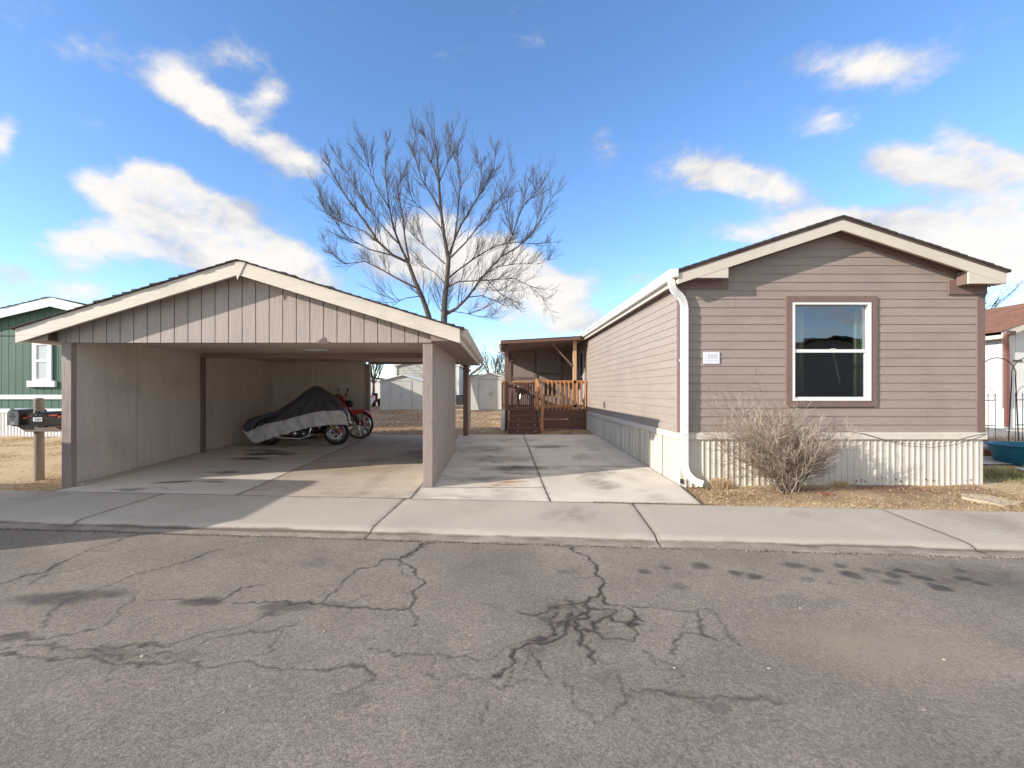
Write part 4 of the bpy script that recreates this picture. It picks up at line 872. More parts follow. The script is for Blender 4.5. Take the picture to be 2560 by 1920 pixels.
for i in range(4):
    y0 = 13.45 + i*.29; z0 = .20 + i*.165
    m = MB(); m.box(.26, 1.14, y0, y0+.03, z0-.02, z0+.13); m.build('riser', mt['wood_br'], po)
    m = MB(); m.box(.25, 1.15, y0-.03, y0+.30, z0+.131, z0+.165); tr = m.build('tread', mt['wood_br'], po, bevel=.003)
    for x in (.48+.03*i, 1.0):
        m = MB(); m.box(x, x+.03, y0-.005, y0-.001, z0+.05, z0+.08)
        if i < 3: m.build('bracket', mt['alu'], tr)
m = MB(); m.prism([(13.42,.17),(14.69,.17),(14.69,.86),(14.5,.86),(13.42,.30)], 'x', 1.151, 1.19); m.build('stringer', mt['board_old'], po)
m = MB(); m.prism([(13.42,.17),(14.69,.17),(14.69,.86),(14.5,.86),(13.42,.30)], 'x', .21, .248); m.build('stringer', mt['wood_br'], po)
m = MB(); m.prism([(-.02,.19),(.12,.19),(.125,.86),(.06,.86)], 'y', PY-.3, PY-.28); m.box(.0, .02, PY, PYB, .19, .84); m.build('lattice_panel', mt['vinyl'], po)
# things on the porch
m = MB(); m.box(2.62, 2.76, 15.5, 16.1, 1.5, 2.5)
doorw = MB(); doorw.box(2.735, 2.752, 15.3, 15.36, 1.0, 2.8); doorw.box(2.735, 2.752, 15.9, 15.96, 1.0, 2.8); doorw.box(2.735, 2.752, 15.36, 15.9, 2.74, 2.8); doorw.box(2.735, 2.752, 15.36, 15.9, 1.0, 1.06); doorw.box(2.735, 2.752, 15.36, 15.9, 1.9, 1.94)
w2 = doorw.build('side_window', mt['vinyl'], home); m = MB(); m.box(2.742, 2.75, 15.361, 15.899, 1.061, 2.739); m.build('pane', mt['glassdk'], w2)
def chair(x, y, z, mat, label):
    r = empty('patio_chair', (x, y, z), label, 'chair')
    m = MB(); m.box(x-.24, x+.24, y-.22, y+.24, z+.40, z+.43); m.build('seat', mat, r, bevel=.01)
    m = MB(); m.box(x-.24, x+.24, y+.22, y+.26, z+.44, z+.92); m.build('backrest', mat, r, bevel=.01)
    for a in (-.22, .22):
        for b in (-.2, .22): m = MB(); m.tube([(x+a, y+b, z), (x+a*.95, y+b*.95, z+.41)], .014, 8); m.build('leg', mt['alu'], r)
    for a in (-.26, .26): m = MB(); m.tube([(x+a, y-.22, z+.41), (x+a, y-.22, z+.62), (x+a, y+.22, z+.64)], .014, 8); m.build('armrest', mt['alu'], r)
chair(1.75, 16.3, PD, mt['blackm'], 'black patio chair behind the orange porch railing')
r = empty('charcoal_grill', (.75, 15.9, PD), 'dark kettle shaped grill standing on the porch behind the gate', 'grill')
m = MB(); m.lathe([(.02,.50),(.16,.53),(.26,.62),(.29,.74),(.26,.84),(.16,.93),(.02,.96)], (.75,15.9,PD-.05), n=20); m.build('bowl', mt['black'], r, smooth=True)
for a in (0, 2.1, 4.2): m = MB(); m.tube([(.75+.15*math.cos(a), 15.9+.15*math.sin(a), PD+.5), (.75+.30*math.cos(a), 15.9+.30*math.sin(a), PD)], .012, 6); m.build('leg', mt['alu'], r)
m = MB(); m.box(.68,.82,15.62,15.64,PD+.72,PD+.75); m.build('handle', mt['alu'], r)
# ================================================================== NEIGHBOUR HOUSES
def house(name, label, x0, x1, y0, y1, zb, ze, slope, wall, roofm, trim, oh=.15, rake=.22, groove=None, skirt=None, zs=None, cat='house', fr=True, lap=None):
    r = empty(name, ((x0+x1)/2, y0, zb), label, cat); xc = (x0+x1)/2; hw = (x1-x0)/2; zr = ze + slope*hw
    rf = lambda x: zr - slope*abs(x-xc)
    b0 = zs if zs else zb - .1
    m = MB()
    if groove:
        def up_(q): return rf(q) - .02
        t111(m, x0, x1, y0, 'x', lambda q: b0, up_, -1, pitch=groove); m.prism([(x0+.01,b0),(x1-.01,b0),(x1-.01,ze-.03),(xc,zr-.03),(x0+.01,ze-.03)], 'y', y0+.0101, y0+.1)
    elif lap:
        z = b0
        while z < zr:
            z1 = z+lap; a = max(x0, xc-(zr-z)/slope); b = min(x1, xc+(zr-z)/slope)
            if b-a > .1: m.add([(a,y0-.02,z),(b,y0-.02,z),(b,y0,z1),(a,y0,z1),(a,y0,z),(b,y0,z)], [(0,1,2,3),(0,4,5,1)])
            m.add([(x1+.02,y0,z),(x1+.02,y1,z),(x1,y1,z1),(x1,y0,z1)], [(0,1,2,3)]) if z < ze else None
            z = z1
        m.prism([(x0,b0),(x1,b0),(x1,ze),(xc,zr-.02),(x0,ze)], 'y', y0+.02, y0+.1)
    else: m.prism([(x0,b0),(x1,b0),(x1,ze),(xc,zr-.02),(x0,ze)], 'y', y0, y0+.1)
    m.build('front_wall', wall, r)
    m = MB(); m.box(x0+.012, x0+.09, y0+.11, y1, b0, ze); m.box(x1-.09, x1-.012, y0+.11, y1, b0, ze); m.prism([(x0+.1,b0),(x1-.1,b0),(x1-.1,ze-.05),(xc,zr-.06),(x0+.1,ze-.05)], 'y', y1-.1, y1-.01); m.build('side_wall', wall, r)
    m = MB(); T = .10
    for s in (-1, 1): tx = xc + s*(hw+oh); m.prism([(xc,zr+T),(tx,rf(tx)+T),(tx,rf(tx)+T-.09),(xc,zr+T-.09)], 'y', y0-oh+.03, y1+oh)
    ro = m.build('roof', roofm, r)
    m = MB(); g = random.Random(3)
    for s in (-1, 1):
        for i in range(16):
            a = xc + s*(hw+oh+.03)*i/16; b = xc + s*((hw+oh+.03)*(i+1)/16+.02); m.prism([(a,rf(a)+T),(b,rf(b)+T+.001),(b,rf(b)+T+.022),(a,rf(a)+T+.004)], 'y', y0-oh-.02+g.uniform(-.01,.01), y1+oh+.02)
    m.build('shingles', roofm, ro)
    if fr:
        for s in (-1, 1):
            tx = xc + s*(hw+oh); m = MB(); m.prism([(xc+s*.002,zr+T-.005),(tx,rf(tx)+T-.005),(tx,rf(tx)+T-rake),(xc+s*.002,zr+T-rake)], 'y', y0-oh, y0-oh+.028); m.build('rake_board', trim, r, bevel=.003)
        for s in (-1, 1): tx = xc+s*(hw+oh); m = MB(); m.box(min(tx,tx-s*.03),max(tx,tx-s*.03),y0-oh+.031,y1,rf(tx)+T-.2,rf(tx)+T-.02); m.build('fascia', trim, r)
    if skirt:
        m = MB(); ribs(m, x0, x1, y0-.01, 0, zb-.05, zs+.0, 'x', -1, 9); ribs(m, y0, y1, x1+.004, 0, zb-.05, zs, 'y', 1, 4); ribs(m, y0, y1, x0-.004, 0, zb-.05, zs, 'y', -1, 4); m.build('skirting', skirt, r)
        m = MB(); m.box(x0-.02, x1+.02, y0-.04, y0-.0, zs-.10, zs+.01); m.build('skirt_trim', trim, r)
    return r
def winmod(r, x0, x1, y, z0, z1, fm, pm, sill=True, t=.12, blinds=True):
    m = MB()
    for a, b, c, d in ((x0,x0+t,z0,z1),(x1-t,x1,z0,z1),(x0+t,x1-t,z1-t,z1),(x0+t,x1-t,z0,z0+.05),(x0+t,x1-t,(z0+z1)/2-.03,(z0+z1)/2+.03)): m.box(a,b,y-.04,y+.0,c,d)
    w = m.build('window', fm, r, bevel=.004)
    m = MB(); m.box(x0+t, x1-t, y-.015, y-.011, z0+.05, z1-t); m.build('pane', pm, w)
    if sill: m = MB(); m.box(x0-.12, x1+.12, y-.07, y-.0, z0-.17, z0-.002); m.build('sill', fm, w, bevel=.005)
    return w
blind = M('blind_slats', (.50,.55,.58), .25, .08, 30, st=(.01,1,4), spec=.7)
mt['greenwhite'] = M('white_trim_paint', (.78,.80,.82), .5, .04)
gh = house('green_house', 'dark green grooved mobile home with white rake boards behind the mailboxes', -15.2, -9.72, 12.9, 28.5, .15, 3.30, .235, mt['green'], mt['shingle'], mt['greenwhite'], rake=.26, groove=.2, skirt=mt['white'], zs=.94, cat='house', oh=.2)
winmod(gh, -13.10, -12.56, 12.89, 1.73, 2.85, mt['greenwhite'], blind)
m = MB(); m.box(-15.25, -9.7, 12.865, 12.889, 1.215, 1.34); m.build('band_board', mt['greenwhite'], gh)
m = MB(); m.box(-15.25, -9.7, 12.885, 12.8895, 2.985, 3.0); m.build('panel_seam', mt['line'], gh)
m = MB(); m.box(-12.2, -12.1, 12.82, 12.888, 3.52, 3.6); m.lathe([(.0,-.08),(.04,-.08),(.05,.03),(.0,.03)], (-12.24,12.76,3.50), 'y', 10); m.lathe([(.0,-.08),(.04,-.08),(.05,.03),(.0,.03)], (-12.05,12.76,3.52), 'y', 10); m.build('flood_light', mt['vinyl'], gh)
wh = house('white_sided_house', 'off-white lap sided house standing behind the two metal sheds', -7.75, -3.15, 34, 46, .45, 3.4, .22, M('offwhite_siding', (.56,.54,.49), .6, .05, 2), mt['shingle'], mt['vinyl'], lap=.2)
m = MB(); m.box(-3.25, -3.08, 33.93, 34.1, .45, 3.4); m.build('corner_board', mt['vinyl'], wh); m = MB(); m.box(-7.82, -7.66, 33.93, 34.1, .45, 3.4); m.build('corner_board', mt['vinyl'], wh)
house('brown_house', 'low dark brown house with a grey roof edge seen over the right metal shed', -2.9, 2.8, 40, 48, .45, 2.7, .05, M('dark_brown_siding', (.13,.075,.055), .8, .1), mt['alu'], M('grey_fascia', (.36,.36,.36), .6), rake=.2, oh=.5)
nh = house('white_neighbour_house', 'white panelled house with a brown shingle roof at the right edge of the picture', 14.15, 20.6, 13.0, 25, .38, 3.10, .36, M('white_panel', (.70,.69,.66), .6, .05, 2), mt['shingle_br'], mt['cream'], rake=.19, oh=.28, groove=.4)
m = MB(); m.box(14.16, 20.5, 12.955, 12.985, .40, .95); m.build('skirting', mt['white'], nh)
m = MB(); m.box(13.98, 14.18, 12.66, 12.72, 2.98, 3.10); m.build('gutter_end', mt['brown_dk'], nh)
path = arc((13.92,12.62,3.02),(13.92,12.66,2.93),(14.0,12.75,2.88),4)+arc((14.0,12.75,2.88),(14.2,12.92,2.72),(14.22,12.93,2.55),4)[1:]+[(14.22,12.93,.45)]
downspout(path, .11, .07, M('brown_downspout', (.22,.095,.075), .5, .1), nh)
m = MB(); m.box(15.0, 16.6, 12.94, 12.96, 1.95, 2.2); m.build('wall_plaque', mt['board_old'], nh)
m = MB(); m.box(14.45, 14.7, 12.955, 12.97, 2.28, 2.32); m.build('hanger', mt['line'], nh)
oh_ = house('house_across_street', 'long brown mobile home across the street, behind the camera', 9, 24, -20, -8.5, -.02, 2.6, .2, M('tan_siding', (.22,.17,.13), .7, .1), mt['shingle'], mt['cream'], oh=.4)
house('far_white_house', 'pale distant house seen past the red mower', -16.5, -11.2, 46, 54, .5, 2.3, .2, M('pale_wall', (.62,.60,.56), .7), mt['shingle'], mt['vinyl'])

# ------------------------------------------------------------------ metal sheds
def shed(label, x0, x1, y, xr, zb, ze, zr, dx, depth=3.0, locks=1):
    r = empty('metal_shed', (xr, y, zb), label, 'shed', 'metal sheds in the back yard')
    m = MB(); m.prism([(x0,zb-.1),(x1,zb-.1),(x1,ze),(xr,zr),(x0,ze)], 'y', y, y+.04); m.box(x0,x0+.03,y+.041,y+depth,zb-.1,ze); m.box(x1-.03,x1,y+.041,y+depth,zb-.1,ze); m.build('wall', mt['shed'], r)
    m = MB()
    for a, za, b, zb2 in ((x0-.08, ze-.02, xr, zr), (x1+.08, ze-.02, xr, zr)): m.prism([(a,za),(b,zb2),(b,zb2+.04),(a,za+.04)], 'y', y-.12, y+depth+.1)
    m.build('roof', mt['white'], r)
    m = MB()
    for a, b in ((dx[0], dx[1]), (dx[1]+.012, dx[2])):
        d = MB(); d.box(a, b, y-.02, y-.002, zb+.08, ze-.02)
        n = 3
        for i in range(n): q = lerp(a, b, (i+.5)/n); d.box(q-.02, q+.02, y-.026, y-.0201, zb+.2, ze-.15)
        do = d.build('door', mt['shed'], r)
        h = MB(); q = (b-.05 if a == dx[0] else a+.05); h.box(q-.02, q+.02, y-.05, y-.021, zb+.85, zb+.98); h.build('handle', mt['alu'], do)
    m.box(dx[0]-.012, dx[0], y-.012, y-.0015, zb+.05, ze); m.box(dx[2], dx[2]+.012, y-.012, y-.0015, zb+.05, ze); m.box(dx[0], dx[2], y-.012, y-.0015, ze-.018, ze); m.build('door_gap', mt['line'], r)
    m = MB(); m.box(x0-.02, x1+.02, y-.03, y+.0, zb-.1, zb+.05); m.build('base_rail', mt['alu'], r)
    return r
shed('pale metal shed half in shade, seen through the open back of the carport', -6.82, -4.43, 26, -5.52, .33, 2.0, 2.33, (-6.25,-5.63,-5.03))
shed('cream metal shed with tree shadows across its doors, beside the porch', -1.79, .62, 25, -.59, .36, 2.06, 2.40, (-1.20,-.55,.12))
# ------------------------------------------------------------------ small background things
r = empty('riding_mower', (-8.4, 30, .44), 'red and black riding mower on the far lawn left of the metal shed', 'mower')
m = MB(); m.prism([(29.4,.75),(30.1,.80),(30.1,1.08),(29.9,1.16),(29.4,1.02)], 'x', -8.62, -8.2); m.build('hood', mt['red'], r, bevel=.02)
m = MB(); m.box(-8.65,-8.17,30.1,30.9,.70,.9); m.box(-8.6,-8.25,30.6,30.9,.9,1.3); m.build('seat', mt['blackm'], r, bevel=.03)
for a in (-8.75, -8.12):
    for b, q in ((29.55,.17),(30.75,.25)): m = MB(); m.lathe([(q*.5,-.06),(q,-.06),(q,.06),(q*.5,.06)], (a,b,.44+q), 'x', 16); m.build('wheel', mt['tyre'], r)
m = MB(); m.tube([(-8.4,30.2,.9),(-8.4,30.35,1.35)], .02, 6); m.build('steering_column', mt['black'], r)
r = empty('electrical_cabinet', (-3.6, 32.5, .45), 'white utility box standing against the corner of the off-white house', 'utility box')
m = MB(); m.box(-3.9,-3.3,32.3,32.8,.42,1.22); m.build('cabinet', mt['vinyl'], r, bevel=.02)
m = MB(); m.box(-3.86,-3.34,32.285,32.299,.50,1.15); m.build('door', mt['vinyl'], r)
r = empty('air_conditioner', (-3.0, 33, .45), 'dark grilled air conditioner beside the white utility box', 'air conditioner')
m = MB(); m.box(-3.2,-2.7,32.9,33.4,.45,1.15); m.build('casing', mt['darkm'], r, bevel=.02)
m = MB()
for i in range(8): m.box(-3.18,-2.72,32.88,32.899,.52+i*.075,.55+i*.075)
m.build('grille', mt['alu'], r)
m = MB(); m.bar((-7.35,25.2,.36),(-7.05,25.35,1.05),.22,.03,(0,1,0)); o = m.build('leaning_board', mt['alu']); tag(o, 'grey board leaning against the left side of the left shed', 'board')

# ------------------------------------------------------------------ mailboxes
mr_ = empty('mailbox_post', (-7.49, 7.5, 0), 'round weathered wooden post with a cross board carrying two mailboxes', 'post')
m = MB(); m.lathe([(.0,-.05),(.070,-.05),(.067,.4),(.063,1.14),(.065,1.15),(.058,1.165),(.065,1.18),(.065,1.31),(.055,1.332),(.0,1.335)], (-7.49,7.46,0), n=20)
m.build('post', mt['post_old'], mr_, smooth=False)
m = MB(); m.prism([(-7.75,.905),(-6.90,.905),(-6.90,.80),(-7.58,.795)], 'y', 7.335, 7.40); m.box(-7.76,-7.6,7.3,7.75,.885,.905); m.box(-7.15,-6.93,7.05,7.334,.885,.904); m.build('cross_board', mt['board_old'], mr_, bevel=.004)
def mailbox(x0, x1, y0, y1, z0, z1, label, num, col, white_num, flagz, door_open=0):
    r = empty('mailbox', ((x0+x1)/2, y0, z0), label, 'mailbox', 'mailboxes on the wooden post')
    w = (x1-x0)/2; xc = (x0+x1)/2; zc = z1 - w; n = 14
    arcp = [(x1,z0),(x1,zc)] + [(xc+w*math.cos(math.pi*i/n), zc+w*math.sin(math.pi*i/n)) for i in range(1,n)] + [(x0,zc),(x0,z0)]
    m = MB(); m.prism(arcp, 'y', y0+.012, y1); b = m.build('body', mt['black'], r, bevel=.003)
    e = .006; arc2 = [(x1+e,z0-e),(x1+e,zc)] + [(xc+(w+e)*math.cos(math.pi*i/n), zc+(w+e)*math.sin(math.pi*i/n)) for i in range(1,n)] + [(x0-e,zc),(x0-e,z0-e)]
    m = MB(); m.prism(arc2, 'y', y0, y0+.011); d = m.build('door', col, r, bevel=.002)
    m = MB(); m.box(xc-.03, xc+.03, y0-.012, y0-.001, z1-.012, z1+.014); m.build('latch', col, d)
    m = MB(); m.box(x1+.007, x1+.011, y0+.06, y0+.26, flagz, flagz+.022); m.box(x1+.007, x1+.011, y0+.06+ (0 if white_num else .14), y0+.13+(0 if white_num else .13), flagz-.03, flagz+.022); m.build('flag', mt['flag'], r)
    return r, d, xc
gm = M('grey_mailbox_door', (.11,.12,.125), .5, .1)
r1, d1, xc1 = mailbox(-7.79, -7.62, 7.26, 7.74, .91, 1.155, 'left mailbox, black with a grey arched door lettered U.S. MAIL', '', gm, True, 1.03)
eng = M('embossed_letters', (.045,.05,.052), .5); whm = M('white_digits', (.8,.8,.8), .5); bkd = M('black_digits', (.02,.02,.02), .5)
text('embossed_lettering', 'U.S.', (xc1, 7.2585, 1.085), .042, eng, d1); text('embossed_lettering', 'MAIL', (xc1, 7.2585, 1.045), .046, eng, d1)
text('embossed_lettering', '*', (xc1, 7.2585, .995), .06, eng, d1)
text('number_sticker', '355', (xc1+.0, 7.2575, .935), .052, whm, d1)
r2, d2, xc2 = mailbox(-7.145, -6.95, 7.0, 7.48, .91, 1.13, 'right mailbox, black with number 360 on white stickers, beside the carport post', '', mt['black'], False, 1.06)
m = MB()
for i in range(3): m.box(xc2-.068+i*.047, xc2-.068+i*.047+.043, 6.9965, 6.9995, .985, 1.045)
st = m.build('number_sticker', whm, d2)
text('number_lettering', '360', (xc2+.002, 6.9955, 1.014), .058, bkd, st, squash=1.18)
m = MB(); m.box(xc2-.05, xc2+.06, 6.992, 6.9995, 1.075, 1.08); m.box(xc2-.01, xc2+.005, 6.985, 6.9995, 1.075, 1.095); m.build('handle', mt['alu'], d2)

# ================================================================== BARE TREES
def rot_dir(d, ang, g):
    d = d.normalized(); a = Vector((g.gauss(0,1), g.gauss(0,1), g.gauss(0,1))); s = d.cross(a)
    if s.length < 1e-4: s = Vector((1,0,0))
    s.normalize(); return (d * math.cos(ang) + s * math.sin(ang)).normalized()
def limb(m, pts, r0, r1, n): 
    k = len(pts) - 1; m.tube(pts, [lerp(r0, r1, (i/k) ** .8) for i in range(k+1)], n, ref=(.1, 1, .05), caps=False)
def grow(m, p, d, L_, r, lvl, g, up=.25, wob=.12, kids=(7, 6, 3), ang=(.55, .75), lim=None, flat=1.0, rmin=.0012):
    n = 5 if lvl == 0 else 4 if lvl == 1 else 2; pts = [p]; dirs = [d]; q = d
    for i in range(n):
        q = (q + Vector((g.uniform(-wob, wob), g.uniform(-wob, wob)*flat, g.uniform(-wob, wob) + up * .22))).normalized(); p = p + q * (L_ / n)
        if lim: p = lim(p)
        pts.append(p); dirs.append(q)
    limb(m, pts, r, r * .35 if lvl < 2 else r * .5, 5 if lvl == 0 else 4 if lvl == 1 else 3)
    if lvl >= len(kids): return
    for j in range(kids[lvl]):
        t = (j + g.uniform(.3, 1.0)) / kids[lvl]; t = .18 + .80 * t; f = min(t * n, n - .001); i = int(f); b = pts[i].lerp(pts[i+1], f - i)
        nd_ = rot_dir(dirs[i+1], g.uniform(*ang), g); nd_.y *= flat; nd_.z += up * .35; nd_.normalize()
        grow(m, b, nd_, L_ * g.uniform(.30, .52) * (1.15 - .45 * t), max(rmin, r * (1 - .6 * t) * .55 + .0012), lvl + 1, g, up, wob * 1.1, kids, ang, lim, flat, rmin)
TY = 24.0; ts = F / TY
def tp(px, py, dy=0):                                             # tree outline measured on the photo, at its own distance
    sx_ = 770 + px * .3617; sy_ = 270 + py * .3617; y = TY + dy; return Vector(((sx_ - CX) / F * y, y, H + (CY - sy_) / F * y))
LIMBS = [ # points, start/end radius, depth drift at the tip
 ([(700,1070),(590,1020),(480,920),(400,790),(300,670),(230,560),(150,400),(90,345)], .085, .012, -1.2),
 ([(695,1075),(640,950),(590,830),(560,680),(540,500),(530,350),(545,220)], .08, .01, 1.0),
 ([(700,1060),(670,900),(655,740),(620,560),(650,460),(690,380)], .06, .01, -.8),
 ([(740,1240),(620,1180),(520,1120),(400,1060),(260,1075),(150,1000),(110,900)], .06, .008, 1.5),
 ([(590,1020),(430,980),(280,900),(160,760),(95,650)], .04, .008, -2.0),
 ([(480,920),(380,850),(250,800),(120,730),(80,560)], .035, .007, 1.6),
 ([(560,690),(470,540),(400,360),(385,240)], .035, .007, -1.2), ([(640,950),(500,800),(380,640),(300,500),(200,330)], .035, .007, .9),
 ([(955,1425),(1030,1380),(1100,1310),(1200,1170),(1330,1030),(1410,880),(1480,680),(1530,480)], .095, .011, -1.4),
 ([(1330,1030),(1450,960),(1560,850),(1640,720),(1700,600)], .05, .008, -2.2), ([(980,1170),(1040,1120),(1180,1020),(1290,960),(1420,930),(1560,935),(1690,930)], .055, .007, 1.6),
 ([(965,1060),(1010,920),(1060,800),(1180,600),(1280,430),(1300,290)], .075, .01, 1.0), ([(970,1050),(1090,930),(1190,800),(1280,680),(1370,560),(1410,440)], .055, .008, -1.5),
 ([(955,1240),(1040,1200),(1180,1192),(1420,1180),(1530,1230),(1650,1340)], .05, .006, -2.4), ([(1090,1310),(1200,1300),(1300,1335),(1400,1390)], .035, .006, 1.2),
 ([(1010,920),(1040,720),(1050,540),(1030,350),(1045,220)], .05, .008, -.9), ([(920,720),(850,600),(780,480),(730,300),(740,150)], .045, .008, 1.1),
 ([(950,1080),(850,990),(740,900),(700,830)], .035, .006, -1.0), ([(905,520),(960,400),(990,250),(990,160)], .035, .007, .8), ([(930,840),(820,720),(720,640),(690,520)], .035, .007, -1.2),
 ([(900,500),(830,330),(810,180)], .03, .006, .6), ([(950,1220),(870,1130),(800,1100),(740,1080)], .03, .005, 1.3), ([(1180,1180),(1300,1100),(1450,1075),(1600,1080),(1680,1040)], .035, .006, 1.8),
 ([(780,1300),(680,1310),(590,1340),(530,1345)], .03, .005, -1.3), ([(1240,1190),(1340,1290),(1480,1360)], .025, .005, -1.8), ([(960,1400),(1080,1420),(1200,1450),(1290,1440)], .03, .005, -1.0),
 ([(1180,600),(1200,450),(1190,340)], .03, .006, .8), ([(1410,880),(1380,720),(1370,600)], .03, .006, -1.0), ([(1480,690),(1560,600),(1590,540)], .025, .006, -1.6)]
g = random.Random(21)
tr_ = empty('bare_tree', tuple(Vector((tp(934, 2087).x, TY, ground_z(-3, TY)))), 'tall bare tree with a wide fan of twigs rising behind the carport roof', 'tree')
m = MB(); base = tp(934, 2130); base.z = ground_z(-3, TY) - .1
limb(m, [base, tp(936,1800), tp(940,1470), tp(945,1330), tp(960,1200), tp(972,1050), tp(940,880), tp(915,680), tp(905,500), tp(890,330), tp(872,180), tp(872,60)], .23, .008, 10)
limb(m, [tp(930,2000), tp(905,1750,.2), tp(870,1580,.3), tp(835,1440,.3), tp(790,1310,.2), tp(740,1200), tp(695,1075)], .19, .10, 8)
m.build('trunk', mt['bark'], tr_, smooth=True, recalc=False)
m = MB()
def twigs(path, r0, dens, L0):
    for i in range(len(path)-1):
        a, b = path[i], path[i+1]; seg = (b-a).length; n = max(1, int(seg * dens)); frac = i / (len(path)-1)
        for _ in range(n):
            t = g.random(); p = a.lerp(b, t); d = rot_dir((b-a), g.uniform(.35,.85), g); d.z += .25; d.normalize()
            grow(m, p, d, L0 * g.uniform(.5, 1.25) * (1.15 - .62*frac), .015*(1-.4*frac), 0, g, .36, .06, (9, 4), (.35,.75), None, 1.0, .0038)
for pts, r0, r1, dep in LIMBS:
    k = len(pts)-1; path = [tp(px, py, dep * (i/k)) for i, (px, py) in enumerate(pts)]; path = [p + Vector((g.uniform(-.03,.03),)*1 + (0, g.uniform(-.03,.03))) if 0 < i < k else p for i, p in enumerate(path)]
    limb(m, path, r0 * .92, r1 * 1.2, 6); twigs(path[1:] if len(path) > 3 else path, r0, 6.0, 1.35)
tk = [tp(945,1330), tp(972,1050), tp(940,880), tp(915,680), tp(905,500), tp(890,330), tp(872,180), tp(872,60)]; twigs(tk, .05, 3.4, 1.5)
tk = [tp(940,1480), tp(950,1250)]; twigs(tk, .05, 7, 1.5); twigs([tp(850,1500,.3), tp(760,1250,.2)], .05, 3, 1.4)
m.build('crown', mt['twig'], tr_, recalc=False)
def small_tree(label, x, y, h, seed, n=9, name='bare_tree', spread=.55, kids=(8, 5, 3)):
    g = random.Random(seed); zb = ground_z(x, y); r = empty(name, (x, y, zb), label, 'tree', 'bare trees beyond the yards'); m = MB()
    top = Vector((x + g.uniform(-.2,.2), y, zb + h * .35)); limb(m, [Vector((x, y, zb-.1)), Vector((x+g.uniform(-.1,.1), y, zb + h*.18)), top], h*.022, h*.015, 8); m.build('trunk', mt['bark'], r, recalc=False)
    m = MB()
    for i in range(n):
        a = 6.283 * i / n + g.uniform(-.3,.3); t = g.uniform(.1, spread); d = Vector((math.cos(a)*math.sin(t), math.sin(a)*math.sin(t), math.cos(t)))
        grow(m, top.lerp(Vector((x,y,zb+h*.2)), g.random()*.5), d, h * g.uniform(.45,.66), h*.010, 0, g, .3, .13, kids, (.35,.75), None, 1.0, .009)
    m.build('crown', mt['twig'], r, recalc=False); return r
small_tree('bare tree top showing above the porch roof', 5.9, 36, 5.2, 31, 10)
small_tree('bare tree behind the brown roof at the right edge', 26.5, 27, 7.6, 32, 12, spread=.8)
small_tree('bare tree between the left metal shed and the off-white house', -8.6, 31, 5.2, 33, 10, spread=.9)
small_tree('bare tree left of the low brown house, behind the carport eave', -3.2, 42, 5.4, 34, 9, spread=.9)
small_tree('bare tree far behind the sheds, right of the carport gutter', -.7, 46, 5.6, 35, 9, spread=.9)
small_tree('bare tree behind the right shed, next to the porch gutter', .9, 52, 5.2, 36, 9, spread=.9)

# ------------------------------------------------------------------ shrub
g = random.Random(9); BX, BY = 4.10, 6.58
sh = empty('bare_shrub', (BX, BY, 0), 'leafless grey-brown shrub growing against the front skirting below the window', 'shrub')
def lim_b(p): 
    if p.y > 7.0: p.y = 7.0 - g.random() * .03
    if p.z < .03: p.z = .03 + g.random()*.03
    return p
m = MB(); m2 = MB()
for i in range(92):
    a = g.uniform(0, 6.283); t = (g.random() ** .62) * 1.12; 
    d = Vector((math.cos(a)*math.sin(t), math.sin(a)*math.sin(t)*.42 - .05, math.cos(t) + .08)).normalized()
    reach = 1.02 + (.42 if d.x < 0 else .12) * abs(d.x); reach *= g.uniform(.62, 1.04) * (1.25 if i % 13 == 0 and d.x < 0 else 1)
    p = Vector((BX + g.uniform(-.13,.13), BY + g.uniform(-.07,.07), .0))
    grow(m if i % 3 else m2, p, d, reach, .0058, 0, g, .10, .15, (8, 5, 2), (.35,.95), lim_b, .6, .0011)
m.build('branches', mt['bush'], sh, recalc=False); m2.build('dark_branches', M('dark_twig', (.19,.135,.095), .9, .3), sh, recalc=False)
m = MB(); m.prism([(4.42,6.40),(4.60,6.36),(4.63,6.42),(4.45,6.47)], 'z', -.02, .03); o = m.build('brick', mt['brick'], None, bevel=.008); tag(o, 'red brick half buried in the dry grass right of the shrub', 'brick')
# ------------------------------------------------------------------ right side things
P = [gp(a, b, .01) for a, b in ((2402,1232),(2470,1236),(2556,1254),(2548,1259),(2508,1263),(2470,1253),(2404,1241))]
m = MB(); m.prism(P, 'z', -.05, .004); o = m.build('flagstone', mt['rockm'], None, bevel=.008); tag(o, 'long flat tan flagstone lying in the dry grass', 'stepping stone')
r = empty('planter_tub', (9.75, 8.62, .06), 'large round teal plastic tub on the grass at the right edge', 'tub')
c_ = (10.05, 8.75, ground_z(9.75, 8.7) - .01)
m = MB(); m.lathe([(0,0),(.43,0),(.46,.02),(.53,.30),(.545,.33),(.60,.345),(.60,.375),(.55,.375),(.53,.36),(.50,.30),(.44,.05),(0,.05)], c_, n=48); m.build('tub', mt['teal'], r, smooth=True)
m = MB(); m.lathe([(0,.27),(.2,.285),(.495,.27)], c_, n=24); m.build('soil', mt['soil'], r)
m = MB(); gg = random.Random(4)
m.add([(9.15+gg.uniform(-.03,.03)+.07*i, 7.95+.13*j+gg.uniform(-.02,.02), .045+gg.uniform(0,.05)) for i in range(8) for j in range(3)], [(i*3+j,(i+1)*3+j,(i+1)*3+j+1,i*3+j+1) for i in range(7) for j in range(2)])
o = m.build('plastic_bag', mt['white'], None, smooth=True); tag(o, 'crumpled white plastic bag on the grass by the teal tub', 'bag')
r = empty('garden_figurine', (8.35, 8.0, .05), 'small pink and white garden figurine at the right corner of the tan house', 'figurine')
gx, gy, gz0 = 10.0, 9.5, ground_z(10.0, 9.5)
